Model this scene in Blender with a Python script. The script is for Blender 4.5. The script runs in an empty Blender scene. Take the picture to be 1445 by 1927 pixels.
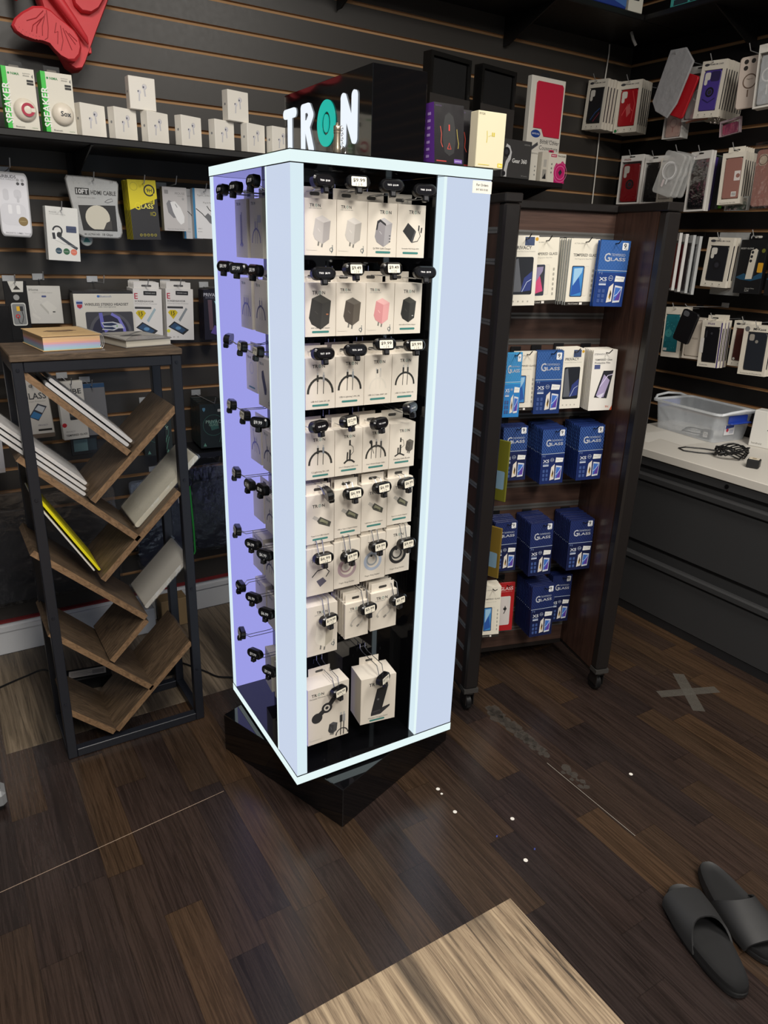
import bpy, math, random
from mathutils import Matrix, Vector
S = bpy.context.scene
COL = S.collection
R = math.radians
PI = math.pi
random.seed(7)

# ------------------------------------------------------------------ camera, world, lights, exposure
cam_d = bpy.data.cameras.new('camera')
cam = bpy.data.objects.new('camera', cam_d)
COL.objects.link(cam)
cam_d.sensor_fit = 'VERTICAL'
cam_d.sensor_height = 24.0
cam_d.lens = 1354.7 / 1927 * 24.0
cam_d.clip_start = 0.02
_y, _p, _r = -0.5700, -0.3544, 0.0342
fwd = Vector((-math.sin(_y) * math.cos(_p), math.cos(_y) * math.cos(_p), math.sin(_p)))
rgt = Vector((math.cos(_y), math.sin(_y), 0))
upv = rgt.cross(fwd)
r2 = rgt * math.cos(_r) + upv * math.sin(_r)
u2 = -rgt * math.sin(_r) + upv * math.cos(_r)
cm = Matrix((r2, u2, -fwd)).transposed().to_4x4()
cm.translation = Vector((0, 0, 1.4007))
cam.matrix_world = cm
S.camera = cam
S.view_settings.view_transform = 'Standard'
S.view_settings.look = 'None'
S.view_settings.gamma = 1
S.view_settings.use_curve_mapping = False
S.view_settings.exposure = 0.0
w = bpy.data.worlds.new('world'); S.world = w
w.use_nodes = True
w.node_tree.nodes['Background'].inputs[0].default_value = (0.9, 0.95, 1.0, 1)
w.node_tree.nodes['Background'].inputs[1].default_value = 0.16

def area(name, loc, sx, sy, power, color, rot=(0, 0, 0)):
    d = bpy.data.lights.new(name, 'AREA'); d.shape = 'RECTANGLE'; d.size = sx; d.size_y = sy
    d.energy = power; d.color = color
    o = bpy.data.objects.new(name, d); o.location = loc; o.rotation_euler = rot
    COL.objects.link(o)
    return o
for _x, _y, _e in ((0.15, 0.35, 46), (1.70, -0.15, 54), (0.25, -1.55, 84)):     # ceiling light panels; the third is added, standing in for storefront light behind
    area('ceiling_lamp', (_x, _y, 2.86), 0.55, 1.15, _e, (1.0, 0.95, 0.875))

# ------------------------------------------------------------------ materials
def lin(c):
    return c / 12.92 if c <= 0.04045 else ((c + 0.055) / 1.055) ** 2.4
def rgb(h):
    return tuple(lin(int(h[i:i + 2], 16) / 255) for i in (0, 2, 4))
_M = {}
def mat(h, rough=0.5, metal=0.0, spec=0.5, emit=0.0, coat=0.0, noise=0.04):
    k = (h, rough, metal, spec, emit, coat)
    if k in _M: return _M[k]
    m = bpy.data.materials.new('surface_' + h); m.use_nodes = True
    nt = m.node_tree; b = nt.nodes['Principled BSDF']
    c = rgb(h)
    b.inputs['Base Color'].default_value = (*c, 1)
    b.inputs['Roughness'].default_value = rough
    b.inputs['Metallic'].default_value = metal
    b.inputs['Specular IOR Level'].default_value = spec
    b.inputs['Coat Weight'].default_value = coat
    if emit:
        b.inputs['Emission Color'].default_value = (*c, 1)
        b.inputs['Emission Strength'].default_value = emit
        b.inputs['Base Color'].default_value = (0, 0, 0, 1); b.inputs['Specular IOR Level'].default_value = 0.12
    else:
        n = nt.nodes.new('ShaderNodeTexNoise'); n.inputs['Scale'].default_value = 60
        tc = nt.nodes.new('ShaderNodeTexCoord')
        mr = nt.nodes.new('ShaderNodeMapRange')
        mr.inputs[3].default_value = max(0.02, rough - noise); mr.inputs[4].default_value = min(1, rough + noise)
        nt.links.new(tc.outputs['Object'], n.inputs['Vector'])
        nt.links.new(n.outputs['Fac'], mr.inputs[0]); nt.links.new(mr.outputs[0], b.inputs['Roughness'])
    _M[k] = m
    return m
def film(name, tint, alpha, rough=0.12):
    """thin clear or milky plastic"""
    if name in _M: return _M[name]
    m = bpy.data.materials.new(name); m.use_nodes = True
    nt = m.node_tree; b = nt.nodes['Principled BSDF']
    if alpha < .3:
        nt.nodes.remove(b); b = nt.nodes.new('ShaderNodeBsdfGlossy'); b.inputs['Color'].default_value = (*rgb(tint), 1)
    else: b.inputs['Base Color'].default_value = (*rgb(tint), 1)
    b.inputs['Roughness'].default_value = rough
    n = nt.nodes.new('ShaderNodeTexNoise'); n.inputs['Scale'].default_value = 22; n.inputs['Detail'].default_value = 3
    tc = nt.nodes.new('ShaderNodeTexCoord'); nt.links.new(tc.outputs['Object'], n.inputs['Vector'])
    bp = nt.nodes.new('ShaderNodeBump'); bp.inputs['Strength'].default_value = 0.5; bp.inputs['Distance'].default_value = 0.01
    nt.links.new(n.outputs['Fac'], bp.inputs['Height']); nt.links.new(bp.outputs[0], b.inputs['Normal'])
    t = nt.nodes.new('ShaderNodeBsdfTransparent'); mx = nt.nodes.new('ShaderNodeMixShader')
    mx.inputs[0].default_value = alpha
    nt.links.new(t.outputs[0], mx.inputs[1]); nt.links.new(b.outputs[0], mx.inputs[2])
    nt.links.new(mx.outputs[0], nt.nodes['Material Output'].inputs[0])
    _M[name] = m
    return m
def wood(name, cols, scale=(6, 60, 60), rough=0.5, dist=1.5, axis=None):
    """grain stretched along the first object axis"""
    if name in _M: return _M[name]
    m = bpy.data.materials.new(name); m.use_nodes = True
    nt = m.node_tree; b = nt.nodes['Principled BSDF']; L = nt.links.new
    tc = nt.nodes.new('ShaderNodeTexCoord'); mp = nt.nodes.new('ShaderNodeMapping')
    mp.inputs['Scale'].default_value = scale
    if axis: mp.inputs['Rotation'].default_value = axis
    n = nt.nodes.new('ShaderNodeTexNoise'); n.inputs['Scale'].default_value = 1.0; n.inputs['Detail'].default_value = 6
    n.inputs['Roughness'].default_value = 0.65; n.inputs['Distortion'].default_value = dist
    cr = nt.nodes.new('ShaderNodeValToRGB')
    e = cr.color_ramp.elements
    e[0].position = 0.3; e[1].position = 0.72
    e[0].color = (*rgb(cols[0]), 1); e[1].color = (*rgb(cols[-1]), 1)
    if len(cols) > 2:
        x = e.new(0.5); x.color = (*rgb(cols[1]), 1)
    L(tc.outputs['Object'], mp.inputs[0]); L(mp.outputs[0], n.inputs['Vector']); L(n.outputs['Fac'], cr.inputs[0])
    L(cr.outputs[0], b.inputs['Base Color'])
    b.inputs['Roughness'].default_value = rough
    _M[name] = m
    return m

# ------------------------------------------------------------------ mesh builder
_glyph = {}
def glyphs(s, bold):
    k = (s, bold)
    if k not in _glyph:
        c = bpy.data.curves.new('lettering', 'FONT'); c.body = s; c.resolution_u = 2
        if bold: c.offset = 0.018 * bold
        o = bpy.data.objects.new('lettering', c)
        m = o.to_mesh()
        vs = [(v.co.x, v.co.y) for v in m.vertices]; fs = [tuple(p.vertices) for p in m.polygons]
        o.to_mesh_clear(); bpy.data.objects.remove(o); bpy.data.curves.remove(c)
        x0 = min(v[0] for v in vs); x1 = max(v[0] for v in vs); y0 = min(v[1] for v in vs); y1 = max(v[1] for v in vs)
        cx, cy = (x0 + x1) / 2, (y0 + y1) / 2
        _glyph[k] = ([(a - cx, b - cy) for a, b in vs], fs, x1 - x0, y1 - y0)
    return _glyph[k]
def rrect(x0, y0, x1, y1, r, n=4):
    r = min(r, abs(x1 - x0) / 2, abs(y1 - y0) / 2)
    out = []
    for cx, cy, a in ((x1 - r, y1 - r, 0), (x0 + r, y1 - r, 90), (x0 + r, y0 + r, 180), (x1 - r, y0 + r, 270)):
        for i in range(n + 1):
            t = R(a + 90 * i / n)
            out.append((cx + r * math.cos(t), cy + r * math.sin(t)))
    return out
def ellipse(cx, cy, rx, ry, n=24):
    return [(cx + rx * math.cos(2 * PI * i / n), cy + ry * math.sin(2 * PI * i / n)) for i in range(n)]

class MB:
    def __init__(s):
        s.v = []; s.f = []; s.m = []; s.mats = []
    def mi(s, m):
        if isinstance(m, str): m = mat(m)
        if m not in s.mats: s.mats.append(m)
        return s.mats.index(m)
    def raw(s, vs, fs, m):
        b = len(s.v); k = s.mi(m)
        s.v += [tuple(v) for v in vs]
        for f in fs:
            s.f.append(tuple(b + i for i in f)); s.m.append(k)
        return s
    def box(s, x0, y0, z0, x1, y1, z1, m, M=None):
        vs = [(x, y, z) for x in (x0, x1) for y in (y0, y1) for z in (z0, z1)]
        if M: vs = [M @ Vector(v) for v in vs]
        return s.raw(vs, [(0, 1, 3, 2), (4, 6, 7, 5), (0, 4, 5, 1), (2, 3, 7, 6), (0, 2, 6, 4), (1, 5, 7, 3)], m)
    def cbox(s, x0, y0, z0, x1, y1, z1, c, m, M=None):
        """box with chamfered edges"""
        hx, hy, hz = (x1 - x0) / 2, (y1 - y0) / 2, (z1 - z0) / 2
        c = min(c, hx * .9, hy * .9, hz * .9); cx, cy, cz = (x0 + x1) / 2, (y0 + y1) / 2, (z0 + z1) / 2
        vs = []; idx = {}
        for sx in (-1, 1):
            for sy in (-1, 1):
                for sz in (-1, 1):
                    for a in range(3):
                        p = [hx * sx, hy * sy, hz * sz]
                        for b in range(3):
                            if b != a: p[b] -= (sx, sy, sz)[b] * c
                        idx[(sx, sy, sz, a)] = len(vs); vs.append((cx + p[0], cy + p[1], cz + p[2]))
        fs = []
        def key(d, a): return idx[(d[0], d[1], d[2], a)]
        for a in range(3):
            b, e = [(1, 2), (2, 0), (0, 1)][a]
            for sg in (-1, 1):
                q = []
                for (p, r_) in ((-1, -1), (1, -1), (1, 1), (-1, 1)):
                    d = [0, 0, 0]; d[a] = sg; d[b] = p; d[e] = r_
                    q.append(key(d, a))
                fs.append(tuple(q if sg > 0 else q[::-1]))
            for p in (-1, 1):
                for r_ in (-1, 1):
                    d0 = [0, 0, 0]; d1 = [0, 0, 0]
                    d0[a] = -1; d1[a] = 1
                    for d in (d0, d1): d[b] = p; d[e] = r_
                    q = (key(d0, b), key(d1, b), key(d1, e), key(d0, e))
                    fs.append(q if p * r_ > 0 else q[::-1])
        for sx in (-1, 1):
            for sy in (-1, 1):
                for sz in (-1, 1):
                    q = tuple(idx[(sx, sy, sz, a)] for a in range(3))
                    fs.append(q if sx * sy * sz > 0 else q[::-1])
        if M: vs = [M @ Vector(v) for v in vs]
        return s.raw(vs, fs, m)
    def prism(s, poly, y0, y1, m, M=None, side=None, c=0.0):
        """outline in x,z swept along y; front is y0; c = chamfer of the front rim"""
        n = len(poly)
        if sum(poly[i][0] * poly[(i + 1) % n][1] - poly[(i + 1) % n][0] * poly[i][1] for i in range(n)) < 0: poly = poly[::-1]
        rings = []
        if c:
            cx = sum(p[0] for p in poly) / n; cz = sum(p[1] for p in poly) / n
            ex = max(abs(p[0] - cx) for p in poly) or 1; ez = max(abs(p[1] - cz) for p in poly) or 1
            ins = [(cx + (p[0] - cx) * (1 - c / ex), cz + (p[1] - cz) * (1 - c / ez)) for p in poly]
            rings.append((ins, y0)); rings.append((poly, y0 + c))
        else: rings.append((poly, y0))
        rings.append((poly, y1))
        vs = [(x, y, z) for p, y in rings for x, z in p]
        if M: vs = [M @ Vector(v) for v in vs]
        fs = []
        for k in range(len(rings) - 1):
            for i in range(n):
                j = (i + 1) % n
                fs.append((k * n + i, (k + 1) * n + i, (k + 1) * n + j, k * n + j))
        last = (len(rings) - 1) * n
        b = len(s.v)
        s.raw(vs, [tuple(range(n)), tuple(last + i for i in reversed(range(n)))], m)
        k = s.mi(side or m)
        for f in fs:
            s.f.append(tuple(b + i for i in f)); s.m.append(k)
        return s
    def zprism(s, poly, z0, z1, m, M=None, c=0.0):
        """outline in x,y swept up z, chamfered top rim"""
        T = Matrix(((1, 0, 0, 0), (0, 0, 1, 0), (0, -1, 0, 0), (0, 0, 0, 1)))   # local y -> -z
        A = (M or Matrix()) @ T
        return s.prism(poly, -z1, -z0, m, A, c=c)
    def tube(s, pts, r, m, n=8, M=None, closed=False):
        pts = [Vector(p) for p in pts]
        if M: pts = [M @ p for p in pts]
        rs = r if isinstance(r, (list, tuple)) else [r] * len(pts)
        vs = []; N = len(pts); prev = None
        for i, p in enumerate(pts):
            if closed: t = pts[(i + 1) % N] - pts[i - 1]
            else: t = pts[min(i + 1, N - 1)] - pts[max(i - 1, 0)]
            t.normalize()
            if prev is None:
                a = Vector((0, 0, 1)) if abs(t.z) < 0.9 else Vector((1, 0, 0))
            else: a = prev
            u = (a - t * a.dot(t)).normalized(); v = t.cross(u); prev = u
            for k in range(n):
                ang = 2 * PI * k / n
                vs.append(p + (u * math.cos(ang) + v * math.sin(ang)) * rs[i])
        fs = []
        for i in range(N if closed else N - 1):
            a, b = i * n, ((i + 1) % N) * n
            for k in range(n):
                j = (k + 1) % n
                fs.append((a + k, a + j, b + j, b + k))
        if not closed: fs += [tuple(reversed(range(n))), tuple((N - 1) * n + k for k in range(n))]
        return s.raw(vs, fs, m)
    def lathe(s, prof, m, n=20, M=None):
        """profile of (radius, z)"""
        vs = [(r * math.cos(2 * PI * k / n), r * math.sin(2 * PI * k / n), z) for r, z in prof for k in range(n)]
        if M: vs = [M @ Vector(v) for v in vs]
        fs = []
        for i in range(len(prof) - 1):
            for k in range(n):
                j = (k + 1) % n
                fs.append((i * n + k, i * n + j, (i + 1) * n + j, (i + 1) * n + k))
        fs += [tuple(reversed(range(n))), tuple((len(prof) - 1) * n + k for k in range(n))]
        return s.raw(vs, fs, m)
    # printed artwork on a face: ops in shares of the face's width and height
    def art(s, ops, x0, z0, w, h, y, M=None, mk=None):
        mk = mk or mat
        lay = 0
        def put(poly, col):
            n = len(poly)
            if sum(poly[i][0] * poly[(i + 1) % n][1] - poly[(i + 1) % n][0] * poly[i][1] for i in range(n)) < 0: poly = poly[::-1]
            vs = [Vector((a, y - lay, b)) for a, b in poly]
            if M: vs = [M @ v for v in vs]
            s.raw(vs, [tuple(range(n))], mk(col))
        X = lambda a: x0 + a * w
        Z = lambda b: z0 + b * h
        for op in ops:
            lay += 0.00002
            t = op[0]
            if t == 'r':
                put([(X(op[1]), Z(op[2])), (X(op[3]), Z(op[2])), (X(op[3]), Z(op[4])), (X(op[1]), Z(op[4]))], op[5])
            elif t == 'rr':
                put(rrect(X(op[1]), Z(op[2]), X(op[3]), Z(op[4]), op[5] * w), op[6])
            elif t == 'e':
                put(ellipse(X(op[1]), Z(op[2]), op[3] * w, op[4] * w), op[5])
            elif t == 'ring':
                n = 28; ro, ri = op[3] * w, op[4] * w
                vs = [Vector((X(op[1]) + q * math.cos(2 * PI * i / n), y - lay, Z(op[2]) + q * math.sin(2 * PI * i / n))) for q in (ro, ri) for i in range(n)]
                if M: vs = [M @ v for v in vs]
                s.raw(vs, [(i, (i + 1) % n, n + (i + 1) % n, n + i) for i in range(n)], mk(op[5]))
            elif t == 'p':
                put([(X(a), Z(b)) for a, b in op[1]], op[2])
            elif t == 'l':
                pts = [(X(a), Z(b)) for a, b in op[1]]; hw = op[2] * w / 2
                vs = []
                for i, p in enumerate(pts):
                    a = pts[max(i - 1, 0)]; b = pts[min(i + 1, len(pts) - 1)]
                    dx, dz = b[0] - a[0], b[1] - a[1]; L = math.hypot(dx, dz) or 1
                    vs += [Vector((p[0] - dz / L * hw, y - lay, p[1] + dx / L * hw)), Vector((p[0] + dz / L * hw, y - lay, p[1] - dx / L * hw))]
                if M: vs = [M @ v for v in vs]
                s.raw(vs, [(2 * i + 1, 2 * i + 3, 2 * i + 2, 2 * i) for i in range(len(pts) - 1)], mk(op[3]))
            elif t in ('t', 'tb'):   # text, centre x, centre z, width share, colour[, height share]
                bold = 1.0 if t == 'tb' else 0
                vs, fs, gw, gh = glyphs(op[1], bold)
                kx = op[4] * w / gw; kz = op[6] * h / gh if len(op) > 6 else kx
                pv = [Vector((X(op[2]) + a * kx, y - lay, Z(op[3]) + b * kz)) for a, b in vs]
                if M: pv = [M @ v for v in pv]
                s.raw(pv, fs, mk(op[5]))
        return s
    def build(s, name, parent=None, smooth=False):
        me = bpy.data.meshes.new(name)
        me.from_pydata(s.v, [], s.f)
        for m in s.mats: me.materials.append(m)
        me.polygons.foreach_set('material_index', s.m)
        if smooth:
            me.polygons.foreach_set('use_smooth', [True] * len(s.f))
            me.set_sharp_from_angle(angle=R(40))
        me.update()
        o = bpy.data.objects.new(name, me)
        COL.objects.link(o)
        if parent: o.parent = parent
        return o
def tag(o, label, cat, group=None):
    o['label'] = label; o['category'] = cat
    if group: o['group'] = group
    return o
def struct(o):
    o['kind'] = 'structure'; return o
def empty(name, loc=(0, 0, 0), rz=0.0, parent=None):
    o = bpy.data.objects.new(name, None); COL.objects.link(o)
    o.location = loc; o.rotation_euler = (0, 0, rz); o.empty_display_size = 0.05
    if parent: o.parent = parent
    return o
KIDS = lambda o: [c for c in bpy.data.objects if c.parent is o]
def dup(o, parent=None, kids=None):
    c = o.copy(); COL.objects.link(c)
    if parent: c.parent = parent
    for ch in (kids if kids is not None else list(o.children)):
        dup(ch, c)
    return c
def put(o, c, yaw, roll, h, d):
    """set a box whose front-face centre is c; its origin is the middle of its underside"""
    M = Matrix.Rotation(R(yaw), 3, 'Z') @ Matrix.Rotation(R(-roll), 3, 'Y')
    o.location = Vector(c) - M @ Vector((0, -d / 2, h / 2))
    o.rotation_euler = (0, R(-roll), R(yaw))
    return o

# ------------------------------------------------------------------ setting
XR, YB = 2.8952, 2.5853
X0, Y0, H = -1.6, -3.0, 2.9
def floor_material():
    m = bpy.data.materials.new('dark_plank_floor'); m.use_nodes = True
    nt = m.node_tree; b = nt.nodes['Principled BSDF']; L = nt.links.new; N = nt.nodes.new
    tc = N('ShaderNodeTexCoord'); sp = N('ShaderNodeSeparateXYZ'); L(tc.outputs['Object'], sp.inputs[0])
    def mth(op, a, c=None):
        n = N('ShaderNodeMath'); n.operation = op
        for i, v in enumerate((a, c)):
            if v is None: continue
            if isinstance(v, (int, float)): n.inputs[i].default_value = v
            else: L(v, n.inputs[i])
        return n.outputs[0]
    def white(x, y):
        n = N('ShaderNodeTexWhiteNoise'); n.noise_dimensions = '2D'
        c = N('ShaderNodeCombineXYZ'); L(x, c.inputs[0]); L(y, c.inputs[1]) if not isinstance(y, (int, float)) else None
        if isinstance(y, (int, float)): c.inputs[1].default_value = y
        L(c.outputs[0], n.inputs['Vector']); return n.outputs['Value']
    W, LN = 0.084, 0.46
    xs = mth('DIVIDE', sp.outputs['X'], W); row = mth('FLOOR', xs)
    off = mth('MULTIPLY', white(row, 3.7), 3.0)
    ys = mth('ADD', mth('DIVIDE', sp.outputs['Y'], LN), off); colm = mth('FLOOR', ys)
    rnd = white(row, colm)
    # grain
    cmb = N('ShaderNodeCombineXYZ'); L(mth('MULTIPLY', sp.outputs['X'], 120.0), cmb.inputs[0]); L(mth('MULTIPLY', sp.outputs['Y'], 3.6), cmb.inputs[1]); L(mth('MULTIPLY', rnd, 40.0), cmb.inputs[2])
    n = N('ShaderNodeTexNoise'); n.inputs['Scale'].default_value = 1; n.inputs['Detail'].default_value = 7; n.inputs['Roughness'].default_value = 0.7; n.inputs['Distortion'].default_value = 1.2
    L(cmb.outputs[0], n.inputs['Vector'])
    cr = N('ShaderNodeValToRGB'); e = cr.color_ramp.elements
    e[0].position = 0.0; e[0].color = (*rgb('2a2220'), 1); e[1].position = 1.0; e[1].color = (*rgb('473526'), 1)
    for p, c in ((0.35, '2f2522'), (0.6, '362a24'), (0.85, '3d2f24')): x = e.new(p); x.color = (*rgb(c), 1)
    L(rnd, cr.inputs[0])
    g = N('ShaderNodeValToRGB'); g.color_ramp.elements[0].position = 0.36; g.color_ramp.elements[0].color = (.42, .42, .42, 1); g.color_ramp.elements[1].position = 0.6; g.color_ramp.elements[1].color = (1.08, 1.08, 1.08, 1)
    L(n.outputs['Fac'], g.inputs[0])
    mx = N('ShaderNodeMix'); mx.data_type = 'RGBA'; mx.blend_type = 'MULTIPLY'; mx.inputs[0].default_value = 1
    L(cr.outputs[0], mx.inputs[6]); L(g.outputs[0], mx.inputs[7])
    # seams
    fx = mth('FRACT', xs); fy = mth('FRACT', ys)
    seam = mth('MINIMUM', mth('MINIMUM', fx, mth('SUBTRACT', 1.0, fx)), mth('MULTIPLY', mth('MINIMUM', fy, mth('SUBTRACT', 1.0, fy)), LN / W))
    sm = N('ShaderNodeMapRange'); sm.inputs[1].default_value = 0.0; sm.inputs[2].default_value = 0.018; sm.inputs[3].default_value = 0.55; sm.inputs[4].default_value = 1.0
    L(seam, sm.inputs[0])
    m2 = N('ShaderNodeMix'); m2.data_type = 'RGBA'; m2.blend_type = 'MULTIPLY'; m2.inputs[0].default_value = 1
    L(mx.outputs[2], m2.inputs[6]); L(sm.outputs[0], m2.inputs[7])
    L(m2.outputs[2], b.inputs['Base Color'])
    rr = N('ShaderNodeMapRange'); rr.inputs[3].default_value = 0.20; rr.inputs[4].default_value = 0.34
    L(n.outputs['Fac'], rr.inputs[0]); L(rr.outputs[0], b.inputs['Roughness'])
    b.inputs['Specular IOR Level'].default_value = 0.45
    return m
def pale_plank_material(name, cols, pw):
    m = bpy.data.materials.new(name); m.use_nodes = True
    nt = m.node_tree; b = nt.nodes['Principled BSDF']; L = nt.links.new; N = nt.nodes.new
    tc = N('ShaderNodeTexCoord'); mp = N('ShaderNodeMapping'); mp.inputs['Scale'].default_value = (85, 3.0, 1)
    n = N('ShaderNodeTexNoise'); n.inputs['Scale'].default_value = 1; n.inputs['Detail'].default_value = 8; n.inputs['Roughness'].default_value = 0.72; n.inputs['Distortion'].default_value = 0.9
    L(tc.outputs['Object'], mp.inputs[0]); L(mp.outputs[0], n.inputs['Vector'])
    cr = N('ShaderNodeValToRGB'); e = cr.color_ramp.elements
    e[0].position = 0.33; e[0].color = (*rgb(cols[0]), 1); e[1].position = 0.64; e[1].color = (*rgb(cols[2]), 1)
    x = e.new(0.46); x.color = (*rgb(cols[1]), 1)
    L(n.outputs['Fac'], cr.inputs[0])
    # dark streaks between the printed boards
    mp2 = N('ShaderNodeMapping'); mp2.inputs['Scale'].default_value = (1 / pw, 0.7, 1)
    n2 = N('ShaderNodeTexNoise'); n2.inputs['Scale'].default_value = 1; n2.inputs['Detail'].default_value = 2
    L(tc.outputs['Object'], mp2.inputs[0]); L(mp2.outputs[0], n2.inputs['Vector'])
    r2_ = N('ShaderNodeValToRGB'); q = r2_.color_ramp.elements
    q[0].position = 0.39; q[0].color = (.36, .36, .38, 1); q[1].position = 0.48; q[1].color = (1, 1, 1, 1)
    L(n2.outputs['Fac'], r2_.inputs[0])
    v = N('ShaderNodeTexVoronoi'); v.inputs['Scale'].default_value = 1
    mp3 = N('ShaderNodeMapping'); mp3.inputs['Scale'].default_value = (13, 6, 1)
    L(tc.outputs['Object'], mp3.inputs[0]); L(mp3.outputs[0], v.inputs['Vector'])
    kn = N('ShaderNodeMapRange'); kn.inputs[1].default_value = 0.05; kn.inputs[2].default_value = 0.12; kn.inputs[3].default_value = 0.55; kn.inputs[4].default_value = 1
    L(v.outputs['Distance'], kn.inputs[0])
    mx = N('ShaderNodeMix'); mx.data_type = 'RGBA'; mx.blend_type = 'MULTIPLY'; mx.inputs[0].default_value = 1
    L(cr.outputs[0], mx.inputs[6]); L(r2_.outputs[0], mx.inputs[7])
    m3 = N('ShaderNodeMix'); m3.data_type = 'RGBA'; m3.blend_type = 'MULTIPLY'; m3.inputs[0].default_value = 1
    L(mx.outputs[2], m3.inputs[6]); L(kn.outputs[0], m3.inputs[7])
    L(m3.outputs[2], b.inputs['Base Color']); b.inputs['Roughness'].default_value = 0.55
    return m

fl = MB().box(X0, Y0, -0.05, XR + 0.1, YB + 0.1, 0, floor_material()).build('floor'); struct(fl)
cl = MB().box(X0, Y0, H, XR + 0.1, YB + 0.1, H + 0.05, '8a8884').build('ceiling'); struct(cl)
for x, y, nm_ in ((0.15, 0.35, 'over the aisle before the bookshelf'), (1.70, -0.15, 'over the aisle by the file cabinet'), (0.25, -1.55, 'added farther back to stand in for storefront light')):  # rear fixture is added in place of light from the storefront
    f = MB(); f.box(x - .3, y - .6, H - .025, x + .3, y + .6, H - 0.001, 'd8d8d4')
    o = f.build('ceiling_light'); tag(o, 'flat white ceiling light ' + nm_, 'ceiling light', 'ceiling lights')
    MB().box(-.27, -.57, -.034, .27, .57, -.0255, mat('fff6ea', emit=1.0)).build('diffuser', o).location = (x, y, H)
PITCH, GZ = 0.0762, 2.19
mdf = mat('a9845c', 0.75)
def slatwall(name, fx, length, M, front):
    """profile in (depth, z) swept along x; slots show the raw board"""
    b = MB()
    gs = sorted([GZ - PITCH * k for k in range(-8, 28) if 0.15 < GZ - PITCH * k < H - .03])
    def face(p, q, m):
        b.raw([M @ Vector(v) for v in ((0, p[0], p[1]), (length, p[0], p[1]), (length, q[0], q[1]), (0, q[0], q[1]))], [(0, 1, 2, 3)], m)
    z = 0.0
    for g in gs:
        a, c = g - 0.0058, g + 0.0058
        face((0, z), (0, a), front); face((0, a), (.009, a), mdf); face((.009, a), (.009, c), mdf); face((.009, c), (0, c), mdf)
        z = c
    face((0, z), (0, H), front)
    b.box(0, .0095, 0, length, .03, H, front, M)
    return struct(b.build(name))
slat_grey = mat('35322f', 0.40, spec=0.5)
slat_black = mat('100e0e', 0.5, spec=0.3)
slatwall('wall_back', 0, XR - X0 + .03, Matrix.Translation((X0, YB, 0)), slat_grey)
slatwall('wall_right', 0, YB + .03 - Y0, Matrix.Translation((XR, YB + .03, 0)) @ Matrix.Rotation(-PI / 2, 4, 'Z'), slat_black)
bb = MB(); g = 'c9cacc'
bb.box(X0, YB - .016, 0, XR - .001, YB - .0005, .088, g); bb.box(X0, YB - .022, .088, XR - .001, YB - .0005, .104, g); bb.box(X0, YB - .013, .104, XR - .001, YB - .0005, .12, g)
struct(bb.build('baseboard_back'))
tr = MB().box(X0, YB - .02, .1205, XR - .001, YB - .0005, .126, '7a2428').build('trim_1'); struct(tr)

# pale vinyl sheets laid over the dark planks
v1 = MB().cbox(X0 + .2, -1.2, 0.0002, 0.9437, 0.8785, 0.003, .0008, pale_plank_material('weathered_vinyl', ('3a3026', '83705a', 'b09c80'), .11)).build('vinyl_sheet')
tag(v1, 'pale weathered wood-look vinyl sheet on the dark floor in front of the lit kiosk', 'floor sheet')
v2 = MB().cbox(0.0165, 1.9835, 0.0002, 1.3, YB - .023, 0.0010, .0003, pale_plank_material('grey_brown_vinyl', ('3b332b', '675a4a', '857663'), .16)).build('vinyl_sheet')
tag(v2, 'grey brown wood-look vinyl sheet along the baseboard under the bookshelf', 'floor sheet')

# ------------------------------------------------------------------ rotating kiosk
KS = 0.4694; KH = KS / 2
KC = Vector((0.8606, 1.5560, 0))
KA = -1.3807
gloss = mat('0b0b0d', 0.06, spec=0.55, coat=0.3, noise=0.015)
ki = empty('rotating_display_kiosk', KC, R(KA))
tag(ki, 'tall black rotating display kiosk with glowing white corner panels and a lit sign', 'display kiosk')
lit_edge = mat('e6f8f8', 0.3, emit=1.0)
lit_panel = mat('c9d5ea', 0.3, emit=1.0)
lit_inner = mat('a2a2ee', 0.3, emit=0.92)
lit_side = mat('d8ebf3', 0.3, emit=1.0)
bs = MB(); bs.cbox(-.2325, -.2325, 0, .2325, .2325, .119, .0015, gloss, Matrix.Rotation(R(18.76 + 1.38), 4, 'Z'))
bs.build('base_plinth', ki)
MB().lathe([(.09, .1192), (.09, .1248)], gloss, 24).build('turntable', ki)
for nm, za, zb in (('bottom_plate', .125, .1518), ('top_plate', 1.5384, 1.5615)):
    p = MB(); p.box(-KH, -KH, za, KH, KH, za + .0015, gloss); p.box(-KH + .004, -KH + .004, za + .0015, KH - .004, KH - .004, zb - .0018, gloss); p.box(-KH, -KH, zb - .0018, KH, KH, zb, gloss)
    po = p.build(nm, ki)
    e = MB(); t = .0042
    for (a, b_, c, d) in ((-KH, -KH, KH, -KH + t), (-KH, KH - t, KH, KH), (-KH, -KH + t, -KH + t, KH - t), (KH - t, -KH + t, KH, KH - t)):
        e.box(a, b_, za + .0016, c, d, zb - .0019, lit_edge)
    e.build('light_edge', po)
SLW, SLT = .122, .028
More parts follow.
